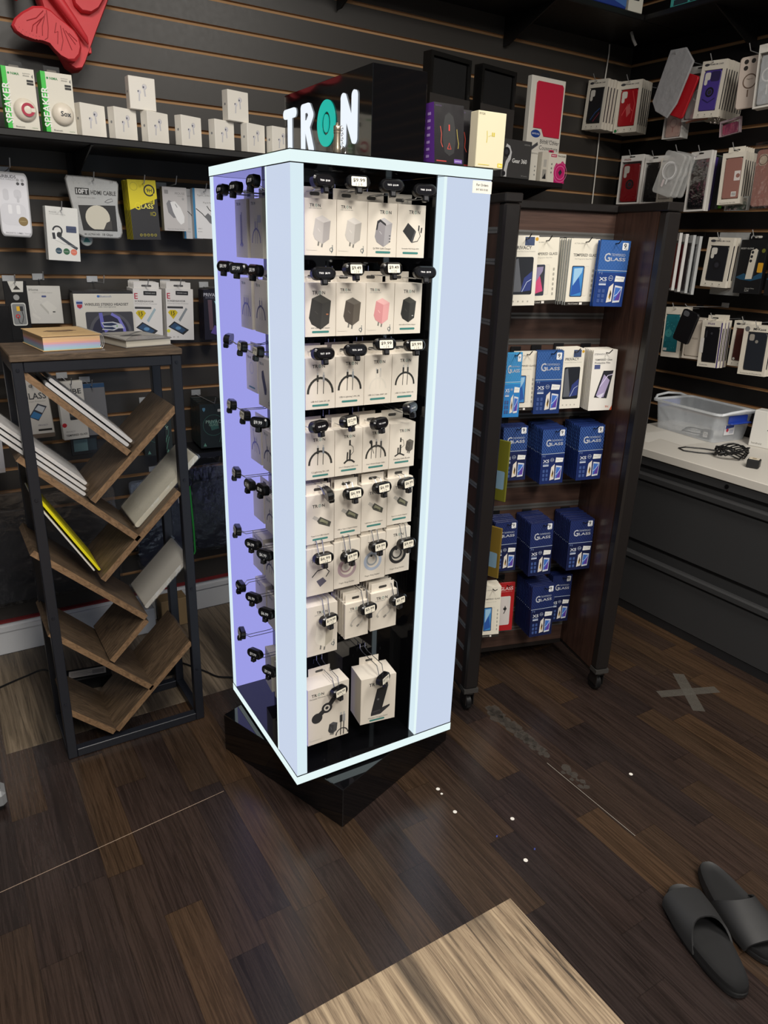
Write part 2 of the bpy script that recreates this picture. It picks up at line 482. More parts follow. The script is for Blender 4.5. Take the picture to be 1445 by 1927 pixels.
for i in range(4):
    Mi = Matrix.Rotation(i * PI / 2, 4, 'Z')
    s = MB()
    x0, x1, y0, y1, z0, z1 = -KH + .001, -KH + SLT, -KH + .001, -KH + SLW, .1522, 1.538
    vs = [(x, y, z) for x in (x0, x1) for y in (y0, y1) for z in (z0, z1)]
    vs = [Mi @ Vector(v) for v in vs]
    s.raw(vs, [(0, 1, 3, 2)], lit_panel); s.raw(vs, [(4, 6, 7, 5)], lit_inner)
    s.raw(vs, [(0, 4, 5, 1), (2, 3, 7, 6)], lit_side); s.raw(vs, [(0, 2, 6, 4), (1, 5, 7, 3)], gloss)
    so = s.build('light_panel', ki)
    e = MB().box(x0 - .0006, y1 - .005, z0, x0 + .002, y1 + .0006, z1, lit_edge, Mi)
    e.build('lit_strip', so)
    b = MB()
    b.box(-KH + SLT + .0005, -KH + .12, .1522, KH - .1206, -KH + .1245, 1.538, gloss, Mi)
    for k in range(19):      # rows of small peg slots
        for q in range(7):
            px = -KH + .05 + q * .042; pz = .24 + k * .066
            b.box(px - .0015, -KH + .1196, pz - .004, px + .0015, -KH + .1204, pz + .004, '000000', Mi)
    b.build('pegboard', ki)
# "For Orders" sticker at the top of the wide panel
st = MB(); st.box(-.0255, -.0003, -.012, .0255, 0, .012, 'e6e4da')
st.art([('tb', 'For Orders', .5, .68, .62, '3a3a3a'), ('t', '847 800 8180', .5, .3, .62, '4a4a4a')], -.0255, -.012, .051, .024, -.0004)
st.build('phone_sticker', ki).location = (KH - .0265, -KH - .0012, 1.5235)
# the sign on top
sg = MB(); SX0, SX1, SY0, SY1, SZ = -KH + .187, -KH + .312, -KH + .03, -KH + .452, 1.7255
sg.cbox(SX0, SY0, 1.5617, SX1, SY1, SZ, .001, gloss)
sgo = sg.build('sign_box', ki)
white_l = mat('eef6ff', 0.3, emit=1.0); teal_l = mat('1fb9a8', 0.3, emit=0.95)
def strokes(name, segs, r, m):
    """rounded raised strokes on the sign's -x face; coordinates (along, z): along runs towards -y"""
    b = MB(); k = 0
    for (a0, b0), (a1, b1) in segs:
        L = math.hypot(a1 - a0, b1 - b0) or 1e-6; dx, dz = (a1 - a0) / L, (b1 - b0) / L; a = math.atan2(dz, dx)
        poly = [(a1 + r * math.cos(a - PI / 2 + PI * i / 8), b1 + r * math.sin(a - PI / 2 + PI * i / 8)) for i in range(9)]
        poly += [(a0 + r * math.cos(a + PI / 2 + PI * i / 8), b0 + r * math.sin(a + PI / 2 + PI * i / 8)) for i in range(9)]
        T = Matrix.Translation((SX0 - .0002, 0, 0)) @ Matrix.Rotation(-PI / 2, 4, 'Z')
        b.prism(poly, -.003 - k * .0002, 0, m, T); k += 1
    return b.build(name, sgo)
yy = lambda v: -( -KH + v)      # kiosk v -> along
strokes('sign_letter', [((yy(.4445), 1.6835), (yy(.393), 1.6835)), ((yy(.4185), 1.683), (yy(.4185), 1.597))], .0100, white_l)
strokes('sign_letter', [((yy(.345), 1.683), (yy(.345), 1.597)), ((yy(.345), 1.684), (yy(.315), 1.684)), ((yy(.315), 1.684), (yy(.302), 1.668)), ((yy(.302), 1.668), (yy(.318), 1.651)), ((yy(.318), 1.651), (yy(.342), 1.648)), ((yy(.325), 1.65), (yy(.3), 1.598))], .0092, white_l)
strokes('sign_letter', [((yy(.146), 1.6), (yy(.146), 1.679)), ((yy(.146), 1.679), (yy(.098), 1.603)), ((yy(.098), 1.603), (yy(.098), 1.679))], .0105, white_l)
o_ = MB(); T = Matrix.Translation((SX0 - .0002, 0, 0)) @ Matrix.Rotation(-PI / 2, 4, 'Z')
n = 40; cx, cz = yy(.226), 1.643
for (ro, ri, y0_, y1_) in ((.0425, .0215, -.003, 0),):
    vs = [T @ Vector((cx + q * math.cos(2 * PI * i / n), y, cz + 1.06 * q * math.sin(2 * PI * i / n))) for q in (ro, ri) for y in (y0_, y1_) for i in range(n)]
    A = lambda ring, i: ring * n + i % n
    o_.raw(vs, [(A(0, i), A(0, i + 1), A(2, i + 1), A(2, i)) for i in range(n)] + [(A(1, i), A(1, i + 1), A(0, i + 1), A(0, i)) for i in range(n)] + [(A(2, i), A(2, i + 1), A(3, i + 1), A(3, i)) for i in range(n)], teal_l)
o_.prism([(cx + .0115 * math.cos(2 * PI * i / 24), cz + .0175 * math.sin(2 * PI * i / 24)) for i in range(24)], -.003, 0, teal_l, T)
o_.build('sign_letter', sgo)

KM = Matrix.Translation(KC) @ Matrix.Rotation(R(KA), 4, 'Z') @ Matrix.Translation((-KH, -KH, 0))   # kiosk (u, v, z) from its near corner
def kw(u, v, z): return KM @ Vector((u, v, z))

# ---- price-tag hooks -------------------------------------------------------------
blk = mat('0e0e10', 0.22, spec=0.5); chrome = mat('c8cacc', 0.25, metal=0.9)
def tag_hook(pos, yaw, length, text, dark, twist, tilt, label, group, lift=.016):
    """pos: middle of the back plate on the board; the hook runs out along local -y"""
    o = empty('price_tag_hook', pos, R(yaw)); tag(o, label, 'display hook', group)
    b = MB()
    b.cbox(-.016, -.004, -.006, .016, -.0002, .008, .001, blk)
    b.build('back_plate', o)
    for sx in (-1, 1):
        x = sx * .0075
        MB().tube([(x, -.0055, .018), (x, -.006, .004), (x, -.02, 0), (x, -length + .022, .001), (x * .8, -length + .006, lift - .004)], .0011, chrome, 6).build('prong', o)
    h = MB()
    h.prism(rrect(-.025, -.0125, .025, .0125, .0125, 6), -.0075, .0075, blk, c=.003)
    h.cbox(-.0062, -.0105, -.0225, .0062, .0015, -.009, .0015, blk)
    h.box(-.004, -.0112, -.0195, .004, -.0104, -.0125, '26262a')
    ho = h.build('tag_holder', o)
    ho.location = (0, -length, lift); ho.rotation_euler = (R(-tilt), 0, R(twist))
    if text:
        l = MB()
        if dark:
            l.prism(rrect(-.0185, -.0075, .0185, .0075, .0075, 5), -.0002, 0, mat('17171b', .12, coat=.5))
            l.art([('tb', text, .5, .5, .62, 'e8e8ea')], -.0185, -.0075, .037, .015, -.0003)
        else:
            l.prism(rrect(-.0155, -.0085, .0155, .0085, .002), -.0002, 0, mat('ece6d6', .5))
            l.art([('tb', text, .5, .6, .8, '2a2a2a', .44), ('t', '1 2 8', .5, .2, .4, '6a6a6a')], -.0155, -.0085, .031, .017, -.0003)
        lo = l.build('price_label', ho); lo.location = (0, -.0079, 0)
    return o
ORD = ['first', 'second', 'third', 'fourth']
ROWS = ['top', 'second', 'third', 'fourth', 'fifth', 'sixth', 'seventh', 'lowest']
RT = [  # kiosk right face: (u, z, text, dark, twist)
 [(.0678, 1.5105, 'TR04  $9.99', 1, 10), (.143, 1.5137, '$9.99', 0, -8), (.2201, 1.512, 'TR73  $13.99', 1, -12), (.2989, 1.5081, 'TR05  $14.95', 1, -14)],
 [(.0694, 1.3449, 'TR05  $8.99', 1, -6), (.1381, 1.3537, '$9.49', 0, 12), (.2267, 1.3559, '$9.49', 0, 6), (.3088, 1.3495, 'TR06  $8.99', 1, -14)],
 [(.07, 1.1893, 'TR77  $9.99', 1, 4), (.1451, 1.1937, 'TR76  $8.99', 1, -4), (.2159, 1.2031, '$9.99', 0, -6), (.2918, 1.1981, '$9.99', 0, 0)],
 [(.0605, 1.0384, 'TR76  $9.99', 1, 22), (.1327, 1.0432, '$12.99', 0, 22), (.2087, 1.0315, 'TR75  $12.99', 1, 20), (.2881, 1.0595, 'TR68  $15.99', 1, 32)],
 [(.0833, .8859, None, 0, 80), (.1464, .8767, '$6.99', 0, 6), (.2211, .8799, '$6.99', 0, 10), (.2874, .881, '$6.99', 0, 16)],
 [(.0722, .7325, '$6.99', 0, 4), (.1411, .7241, '$9.99', 0, 14), (.2162, .7353, '$9.99', 0, 8), (.2946, .7275, '$9.99', 0, 6)],
 [(.0873, .5711, '$19.99', 0, 12), (.1919, .5752, '$5.99', 0, 8), (.2779, .5794, '$5.99', 0, 12)],
 [(.1158, .3637, '$34.99', 0, 14), (.2432, .3613, '$17.99', 0, 28)]]
KTOP = [1.482, 1.3262, 1.1768, 1.0185, .884, .757, .606, .380]      # tops of the cartons in each row
STOP = [1.4915, 1.3165, 1.1395, .9580, .7845, .6445, .5025, .3130]
for r, row in enumerate(RT):
    for c, (u, z, t, dk, tw) in enumerate(row):
        what = ('with dark tag ' + t.replace('  ', ' ')) if dk and t else ('with white tag ' + t if t else 'with its tag holder turned sideways')
        zb = max(z - .016, KTOP[r] + .009)
        tag_hook(kw(u, .1192, zb), KA, .117, t, dk, tw, 8 if r < 5 else 4, 'black hook %s, %s in the %s kiosk row' % (what, ORD[c], ROWS[r]), 'price hooks on the kiosk front', z - zb)
LT = [[(.4275, 1.5087), (.323, 1.5098), (.2156, 1.5178)], [(.4224, 1.3417), (.3228, 1.3402), (.2182, 1.3408)], [(.4236, 1.1725), (.3153, 1.1663), (.2128, 1.1688)],
      [(.4086, 1.0096), (.3138, 1.002), (.2155, 1.005)], [(.3934, .8331), (.2972, .8283), (.2106, .8421)], [(.4056, .6674), (.2889, .6697), (.205, .673)],
      [(.3969, .5024), (.2987, .5111), (.2052, .5099)], [(.4043, .351), (.3013, .3389), (.1939, .3443)]]
LTW = [[0, 4, 0], [24, 28, 10], [-34, -8, -6], [-6, -4, 34], [-8, 0, 4], [-10, 26, 26], [-2, 26, 28], [-10, 26, 24]]
LTX = [['$9.99', '$9.99', '$9.99'], ['$8.99', '$7.99', '$8.99'], [None, '$9.99', '$9.99'], ['$8.99', '$9.99', '$9.99'], ['$9.99', '$5.99', '$5.99'], ['$6.99', '$6.99', '$6.99'], ['$6.99', '$6.99', '$6.99'], ['$9.99', '$9.99', '$9.99']]
LDK = [[1, 1, 1], [1, 1, 1], [0, 0, 0], [0, 0, 1], [0, 1, 1], [0, 1, 1], [1, 1, 1], [0, 1, 1]]
NEAR = ['at the outer end', 'in the middle', 'beside the near glowing panel']
for r in range(8):
    for c in range(3):
        v, z = LT[r][c]; v = min(v, .412); zb = max(z - .016, STOP[r] + .009)
        tag_hook(kw(.1192, v, zb), KA - 90, .108, LTX[r][c], LDK[r][c], LTW[r][c], 6,
                 'black tag hook %s, %s lavender-lit side row' % (NEAR[c], ROWS[r]), 'price hooks on the kiosk side', z - zb)

# ---- kiosk packages --------------------------------------------------------------
CARD = mat('dbd3c6', 0.55); CARD2 = mat('e2dccf', 0.55)
TEAL = '3f7f79'; INK = '26272b'; GREY = '8a8a88'
def logo(cx, cz, wd, k=1.0):
    """the maker's mark: four letters, the third a teal ring"""
    return [('tb', 'TR', cx - .28 * wd, cz, wd * .44, INK), ('ring', cx + .095 * wd, cz, wd * .115, wd * .085, TEAL), ('e', cx + .095 * wd, cz, wd * .03, wd * .03, TEAL), ('tb', 'N', cx + .39 * wd, cz, wd * .21, INK)]
def pill(cz=.07, x0=.22, x1=.78): return [('rr', x0, cz - .02, x1, cz + .02, .03, TEAL)]
def cap(s, cz=.13, wd=.6): return [('t', s, .5, cz, wd, '3c3c3c')]
def qi(x=.84, z=.11): return [('ring', x, z, .055, .04, '24434f'), ('l', [(x + .035, z + .06), (x + .035, z - .03), (x, z - .06)], .016, '24434f'), ('e', x + .035, z + .075, .012, .012, '24434f')]
def fine(): return [('rr', .06, .09, .38, .135, .008, 'd6d0c4'), ('rr', .07, .095, .37, .13, .006, 'dbd3c6')]
def cube(cx, cz, a, front, side, top, prong=True):
    """wall charger seen from a corner"""
    ops = []
    if prong: ops += [('l', [(cx - .12 * a, cz - .3 * a), (cx - .16 * a, cz - .46 * a)], .05, '77756f'), ('l', [(cx + .06 * a, cz - .36 * a), (cx + .02 * a, cz - .5 * a)], .05, '77756f')]
    k = .66
    ops += [('p', [(cx - .42 * a, cz - .2 * a * k), (cx - .3 * a, cz + .48 * a * k), (cx + .05 * a, cz + .62 * a * k), (cx + .48 * a, cz + .4 * a * k), (cx + .4 * a, cz - .4 * a * k), (cx + .05 * a, cz - .62 * a * k), (cx - .32 * a, cz - .42 * a * k)], front),
            ('p', [(cx + .05 * a, cz - .62 * a * k), (cx + .12 * a, cz + .3 * a * k), (cx + .48 * a, cz + .4 * a * k), (cx + .4 * a, cz - .4 * a * k)], side),
            ('p', [(cx - .3 * a, cz + .48 * a * k), (cx + .05 * a, cz + .62 * a * k), (cx + .48 * a, cz + .4 * a * k), (cx + .12 * a, cz + .3 * a * k)], top),
            ('l', [(cx - .18 * a, cz + .02), (cx - .06 * a, cz - .035)], .02, top)]
    return ops
def cable(cx, cz, a, col, conn='9a9a9c', n=2, light=False):
    """loop of braided cable with its plugs standing in it"""
    ops = [('l', [(cx + a * .5 * math.cos(PI * (1 - i / 12)), cz - .16 + a * .36 * math.sin(PI * i / 12)) for i in range(13)], .07 * a / .8, col)]
    for i in range(n):
        x = cx + (i - (n - 1) / 2) * .17 * a / .7
        ops += [('l', [(x, cz - .17), (x + .01, cz + .1)], .022, col), ('l', [(x + .01, cz + .07), (x + .01, cz + .2)], .065, col if i == 0 else conn), ('l', [(x + .01, cz + .2), (x + .01, cz + .25)], .045, 'b9b9b6')]
    return ops
def dongle(cx, cz, a):
    return [('p', [(cx - .34 * a, cz + .1), (cx - .26 * a, cz + .15), (cx - .04 * a, cz + .08), (cx - .14 * a, cz + .03)], 'b4b0a8'),
            ('p', [(cx - .15 * a, cz + .03), (cx - .02 * a, cz + .11), (cx + .42 * a, cz - .03), (cx + .36 * a, cz - .13), (cx - .08 * a, cz - .03)], '4a4a44'),
            ('p', [(cx - .05 * a, cz + .02), (cx + .02 * a, cz + .07), (cx + .3 * a, cz - .02), (cx + .26 * a, cz - .08)], '86866e'), ('l', [(cx + .02 * a, cz + .0), (cx + .24 * a, cz - .06)], .02, '24241f')]
def ringart(col, in_):
    return [('ring', .5, .42, .36, .25, col), ('ring', .46, .45, .22, .16, in_), ('e', .46, .45, .155, .155, 'd9d3c9'), ('e', .44, .54, .045, .045, '2b2b2d'), ('t', 'Finger Ring Holder', .5, .1, .6, '4a4a4a')]
def carton(name, label, cat, w_, h_, d_, ops, at, yaw, group, tab=True, roll=0, tabw=None, body=None, side_ops=None):
    b = MB(); body = body or CARD
    b.box(-w_ / 2, -d_ / 2, 0, w_ / 2, d_ / 2, h_, body)
    b.art(ops, -w_ / 2, 0, w_, h_, -d_ / 2 - .0001)
    if tab:
        tw = (tabw or w_ * .86) / 2
        b.box(-tw, d_ / 2 - .0008, h_, tw, d_ / 2, h_ + .022, body)
        b.art([('rr', .32, .3, .68, .6, .05, '3a3835')], -tw, h_, 2 * tw, .022, d_ / 2 - .0009)
    o = b.build(name); tag(o, label, cat, group)
    put(o, at, yaw, roll, h_, d_)
    return o
def behind(o, step, n, yaw, label, group):
    """more of the same on one hook, each behind the last"""
    nx, ny = -math.sin(R(yaw)), math.cos(R(yaw))
    out = []
    for i in range(1, n + 1):
        c = dup(o); c.location = o.location + Vector((nx * step * i, ny * step * i, random.uniform(-.0012, .0012)))
        c.rotation_euler[2] += R(random.uniform(-.7, .7))
        c['label'] = label; c['group'] = group; out.append(c)
    return out
CU = [.0772, .1475, .2178, .2881]
WB = .0692
K1 = 'cartons on the kiosk front'
rows = [
 (1.4300, .104, .034, [
  ('white wall charger', 'charger_box', logo(.33, .88, .34) + [('t', 'USB C ADAPTER 20W', .34, .83, .4, GREY)] + cube(.52, .46, .62, 'b9b4b0', 'a5a09e', 'cbc6c2') + fine() + qi(), .028),
  ('white wall charger and a keyed mark', 'charger_box', logo(.3, .88, .34) + [('t', 'USB C ADAPTER 20W', .32, .83, .4, GREY)] + cube(.52, .46, .6, 'bdb8b2', 'a8a39d', 'cfcac4') + fine() + qi(), .028),
  ('silver desktop charger', 'charger_box', logo(.6, .83, .4) + cube(.52, .46, .66, '8d8a8e', '9f9da0', 'b6b4b6', False) + [('p', [(.28, .5), (.32, .66), (.42, .7), (.62, .62), (.62, .58), (.42, .65), (.36, .62), (.33, .5)], '2c2c30')] + [('e', .76, .4 - i * .055, .03, .016, '4a4a4c') for i in range(3)] + cap('Qi 70W GaN Charger', .155, .62) + pill(.09, .28, .8), .05),
  ('black square charger with two cables', 'charger_box', logo(.6, .86, .4) + [('p', [(.2, .5), (.38, .66), (.64, .53), (.5, .3)], '2a2a2c'), ('p', [(.5, .3), (.64, .53), (.68, .5), (.56, .28)], '4a4a4c'), ('l', [(.58, .3), (.74, .32), (.84, .42), (.78, .52), (.77, .62)], .02, '2a2a2c'), ('l', [(.78, .62), (.77, .52)], .045, '2a2a2c'), ('l', [(.88, .58), (.86, .48)], .045, '2a2a2c')] + cap('Removable Wall Charger 45W', .17, .62) + pill(.09), .05)]),
 (1.2732, .106, .036, [
  ('black double-port power adapter', 'charger_box', logo(.44, .82, .42) + cube(.46, .46, .8, '333230', '3d3c39', '45443f', False) + [('e', .72, .42, .04, .02, 'b0704a')] + cap('20W USB-A Power Adapter', .16, .62) + pill(.09), .04),
  ('dark grey wall charger', 'charger_box', logo(.3, .87, .34) + [('t', 'USB C ADAPTER 25W', .32, .82, .4, GREY)] + cube(.52, .46, .66, '4d463f', '5f584f', '6a645c') + fine() + qi(), .036),
  ('pink wall charger', 'charger_box', logo(.3, .87, .34) + [('t', 'USB C ADAPTER 25W', .32, .82, .4, GREY)] + cube(.54, .46, .62, 'cd8c8e', 'dba0a0', 'e2b0ae') + fine() + qi(), .045),
  ('small black power adapter', 'charger_box', logo(.52, .84, .4) + cube(.5, .48, .62, '2b2b29', '383835', '42423d', False) + [('e', .68, .36, .03, .015, 'bdbdbd')] + cap('30W USB A+C Power Adapter', .18, .62) + pill(.1), .05)]),
 (1.1228, .108, .028, [
  ('black cable loop with two plugs', 'cable_box', logo(.44, .84, .42) + cable(.5, .47, .84, '34332f') + cap('USB A-C Cable 5A | 6ft', .15, .64) + pill(.075), .03),
  ('black cable loop with one silver plug', 'cable_box', logo(.56, .86, .42) + cable(.5, .5, .78, '2e2e2c', '9aa0a4') + cap('USB A-Lightning 2.4A | 6ft', .2, .72) + pill(.11), .03),
  ('pale white cable loop', 'cable_box', logo(.54, .86, .42) + cable(.5, .48, .6, 'd4cec2', 'c8c2b8') + [('r', .44, .63, .5, .71, '4a4a48')] + cap('USB C-C Cable 60W | 6ft', .19, .7) + pill(.11), .03),
  ('black cable loop with two black plugs', 'cable_box', logo(.5, .86, .42) + cable(.5, .52, .7, '2a2a28', '3e3e3c') + cap('USB C-C Cable 100W | 6ft', .19, .7) + pill(.11), .03)]),
 (.9655, .106, .028, [
  ('black cable loop with two slim plugs', 'cable_box', logo(.46, .84, .42) + cable(.5, .47, .78, '33322f', '8b9298') + cap('C-Lightning 3A | 6ft', .15, .62) + pill(.075), .028),
  ('three-headed charging cable', 'cable_box', logo(.52, .84, .4) + [('l', [(.33, .26), (.42, .31), (.52, .33), (.62, .31), (.72, .26)], .06, '2e2e2c'), ('l', [(.44, .3), (.46, .5)], .05, '2e2e2c'), ('l', [(.54, .3), (.55, .55)], .06, '2e2e2c'), ('l', [(.56, .42), (.68, .5), (.66, .6), (.56, .66)], .02, '55544f'), ('l', [(.54, .64), (.54, .76)], .06, '2e2e2c')] + cap('2-in-1 Charging Cable | 3 ft', .18, .7) + pill(.11), .028),
  ('watch charger cable with three plugs', 'cable_box', logo(.54, .85, .4) + cable(.5, .46, .74, '33322e', '4a4948', 3) + [('e', .3, .66, .06, .06, '2a2a2a'), ('l', [(.3, .62), (.42, .4)], .018, '2a2a2a')] + cap('3-in-1 Watch Charger Cable', .17, .7) + pill(.1), .028),
  ('charging cable beside a grey wall plug', 'cable_box', logo(.58, .83, .4) + [('l', [(.22, .27), (.4, .33), (.6, .27)], .05, '2e2e2c'), ('l', [(.34, .3), (.35, .46)], .05, '2e2e2c'), ('l', [(.43, .3), (.44, .52)], .06, '2e2e2c'), ('l', [(.45, .44), (.58, .5), (.54, .62), (.46, .64)], .018, '5a5954'), ('l', [(.44, .58), (.44, .68)], .05, '2e2e2c')] + cube(.78, .48, .36, '4b4742', '5d5852', '67625a') + cap('Charging Cable Bundle', .2, .66) + pill(.125), .05)]),
 (.8165, .116, .014, [
  ('dark plug-in adapter', 'adapter_box', logo(.44, .78, .44) + dongle(.52, .44, .9) + cap('Type C to USB Adapter', .16, .66) + pill(.09), .012),
  ('dark two-ended adapter', 'adapter_box', logo(.52, .8, .4) + dongle(.54, .46, .86) + cap('USB to Type C Digital Adapter', .17, .76) + pill(.1), .012),
  ('olive grey plug adapter', 'adapter_box', logo(.5, .8, .4) + dongle(.52, .47, .8) + cap('Lightning to Audio Adapter', .17, .7) + pill(.1), .012),
  ('olive plug adapter with a pale tip', 'adapter_box', logo(.5, .8, .4) + dongle(.5, .48, .8) + cap('Type-C to Audio Adapter', .18, .66) + pill(.11), .012)]),
 (.6870, .118, .010, [
  ('grey adapter on a short cable', 'adapter_box', logo(.4, .74, .44) + [('l', [(.2, .4), (.4, .52), (.7, .55), (.84, .46), (.72, .36)], .035, '2c2c2e'), ('p', [(.36, .3), (.6, .36), (.74, .26), (.5, .16)], '5d5a68')] + fine(), .009),
  ('pink finger ring', 'ring_holder_pack', logo(.5, .79, .42) + ringart('b09aa0', 'a88f93'), .009),
  ('pale blue finger ring', 'ring_holder_pack', logo(.5, .82, .42) + ringart('a9b4c6', '98a0a6'), .009),
  ('black finger ring', 'ring_holder_pack', logo(.5, .86, .42) + ringart('2b2b2b', '3a3a3a'), .009)]),
]
NB = [0, 0, 1, 1, 2, 4]
AN = lambda s: 'an' if s[0] in 'aeiou' else 'a'
for r, (zc, h_, d_, items) in enumerate(rows):
    for c, (what, nm, ops, dd) in enumerate(items):
        zo = [0, 0, 0, 0][c] + (.004 * c if r >= 4 else 0)
        o = carton(nm, 'white carton picturing %s %s, %s kiosk row' % (AN(what), what.split(',')[0], ROWS[r]), 'boxed accessory', WB, h_, dd, ops, kw(CU[c], .030, zc + zo), KA, K1)
        if NB[r] and dd < .04:
            behind(o, dd + .0035, NB[r] if c or r < 5 else 2, KA, 'carton behind the one picturing %s %s, %s kiosk row' % (AN(what), what.split(',')[0], ROWS[r]), K1)
# the two lowest rows
o = carton('charger_box', 'squat white carton picturing a pale two-port plug, seventh row of the kiosk front', 'boxed accessory', .080, .132, .055,
           logo(.5, .86, .36) + [('t', 'GaN Wall Charger 65W', .5, .81, .5, GREY)] + cube(.55, .42, .7, 'e4ded0', 'bfb8a8', 'efeade') + fine() + qi(.86, .16), kw(.079, .022, .537), KA, K1)
for (cc, uu, zz, wd, ht, what, n_) in ((0, .1715, .5415, .0645, .094, 'a short white cable adapter', 5), (1, .2475, .5495, .0745, .103, 'a folded white cable adapter', 4)):
    o = carton('adapter_box', 'white carton picturing %s at its stack front, seventh kiosk row' % what, 'boxed accessory', wd, ht, .009,
               logo(.42, .84, .44) + [('t', 'Audio Adapter', .36, .77, .4, GREY), ('l', [(.24, .4), (.34, .5), (.6, .62), (.8, .58), (.72, .42), (.5, .3)], .05, 'bdb8b0'), ('l', [(.24, .4), (.3, .33)], .07, 'a8a49c'), ('l', [(.5, .3), (.6, .35)], .08, '8e8a84')] + fine(), kw(uu, .020, zz), KA, K1)
    behind(o, .0135, n_, KA, 'white carton in the stack behind the one picturing %s' % what, K1)
o = carton('charger_box', 'large white carton picturing a folding black wireless charger, lowest row of the kiosk', 'boxed accessory', .1135, .163, .055,
           logo(.24, .88, .3) + [('t', 'Portable Wireless Charger', .33, .82, .56, '4a4a4a'), ('e', .22, .46, .13, .13, '2e2e30'), ('l', [(.26, .5), (.42, .58)], .12, '2e2e30'), ('e', .46, .6, .13, .13, '2e2e30'), ('ring', .46, .6, .075, .04, 'd8d2c6'), ('l', [(.52, .64), (.66, .76)], .12, '2e2e30'), ('e', .7, .78, .11, .11, '2e2e30')] + cube(.6, .2, .26, '3a3a3c', '48484a', '56565a') + cable(.84, .19, .3, '2c2c2e') + [('rr', .04, .07, .34, .12, .01, 'd2ccc0'), ('rr', .05, .075, .33, .115, .01, 'dbd3c6')], kw(.0955, .0185, .2975), KA, K1, tabw=.06)
o = carton('charger_box', 'white carton picturing a black charging stand, lowest row of the kiosk', 'boxed accessory', .0985, .137, .070,
           logo(.42, .85, .38) + [('p', [(.3, .2), (.46, .74), (.78, .78), (.6, .22)], '242426'), ('p', [(.3, .2), (.3, .15), (.58, .16), (.84, .3), (.84, .34), (.62, .3), (.6, .22)], '2f2f32'), ('l', [(.33, .23), (.57, .25)], .05, '3c3c3e'), ('e', .5, .5, .03, .03, '5a5a5c')] + cap('Wireless Charging Stand', .1, .56) + pill(.05, .26, .7), kw(.2405, .0195, .2895), KA - 7, K1, tabw=.055)

# cartons on the lavender-lit side
K2 = 'cartons on the kiosk side'
LA = [  # row, centre v, centre z, height, front u, width, depth, what, ops
 (0, .4010, 1.427, .128, .05, .076, .022, 'two upright purple cables at the outer end', logo(.3, .92, .34) + [('l', [(.42, .2), (.5, .28), (.6, .2)], .12, '7f7db0'), ('l', [(.46, .24), (.47, .74)], .05, '6f6d90'), ('l', [(.54, .24), (.55, .78)], .05, '6f6d90')] + fine()),
 (0, .305, 1.427, .126, .05, .076, .022, 'an arched purple cable, middle hook', logo(.3, .92, .34) + cable(.5, .42, .66, '7472a8', '9a98b8') + [('r', .62, .6, .9, .72, 'b4b2c0')] + fine()),
 (1, .4010, 1.257, .118, .056, .076, .02, 'an arched cable and three plugs', logo(.3, .9, .34) + cable(.5, .42, .7, '6f6da6', '8a88b0', 3) + fine()),
 (1, .305, 1.257, .118, .056, .076, .02, 'two plugs over a dark coil', logo(.3, .9, .34) + cable(.5, .42, .7, '4c4a66', '7a7890') + fine()),
 (2, .402, 1.09, .098, .065, .076, .012, 'a white looped cable', logo(.3, .86, .34) + [('ring', .5, .6, .2, .16, 'c4c0c8')] + pill(.1)),
 (2, .305, 1.078, .118, .06, .078, .03, 'a black power bank', logo(.3, .88, .34) + [('p', [(.3, .72), (.44, .76), (.68, .4), (.66, .28), (.52, .26), (.3, .6)], '323236'), ('p', [(.52, .26), (.66, .28), (.68, .4), (.56, .38)], '1c1c20')] + qi()),
 (3, .402, .905, .105, .07, .076, .014, 'a watch charger loop', logo(.3, .9, .34) + cable(.5, .42, .7, '6a68a0') + [('e', .3, .8, .05, .05, 'a4a2bc'), ('l', [(.3, .78), (.42, .36)], .02, '8a88a8')]),
 (3, .305, .905, .105, .066, .076, .014, 'a black watch charger loop', logo(.3, .9, .34) + cable(.5, .42, .74, '2c2c30') + [('e', .3, .82, .06, .06, 'c8c6cc'), ('l', [(.3, .78), (.42, .36)], .02, '8a88a8')]),
 (4, .4, .735, .092, .072, .076, .02, 'a plain front at the outer end', logo(.3, .88, .34) + fine()),
 (4, .3, .735, .098, .066, .076, .02, 'a thin cable arch', logo(.3, .88, .34) + cable(.5, .45, .66, '55545c')),
 (5, .400, .592, .104, .066, .078, .04, 'nothing but a small mark', logo(.3, .88, .34) + fine()),
 (5, .3, .592, .1, .062, .078, .03, 'a dark cable arch', logo(.3, .88, .34) + cable(.5, .45, .7, '2e2e34')),
 (6, .4, .452, .1, .07, .078, .02, 'a slim outline', logo(.3, .88, .34) + fine()),
 (6, .3, .452, .1, .066, .078, .02, 'two faint plugs', logo(.3, .88, .34) + fine()),
]
for (r, v, zc, h_, u, wd, d_, what, ops) in LA:
    o = carton('cable_box', 'white carton picturing %s, %s lavender-lit side row' % (what, ROWS[r]), 'boxed accessory', wd, h_, d_, ops, kw(u, v, zc), KA - 90, K2)
    if r in (4, 6): behind(o, d_ + .004, 1, KA - 90, 'white carton behind the one picturing %s, %s side row' % (what, ROWS[r]), K2)
o = carton('cable_box', 'tall white carton standing in the open lowest row of the lavender-lit side', 'boxed accessory', .062, .115, .045, logo(.3, .88, .34) + fine() , kw(.062, .335, .255), KA - 96, K2)
o = carton('cable_box', 'slim white carton with a black curved line, lowest row of the lavender-lit side', 'boxed accessory', .06, .115, .03, logo(.3, .88, .34) + [('l', [(.2, .8), (.3, .4), (.5, .15)], .05, '2c2c30')], kw(.062, .26, .25), KA - 90, K2)

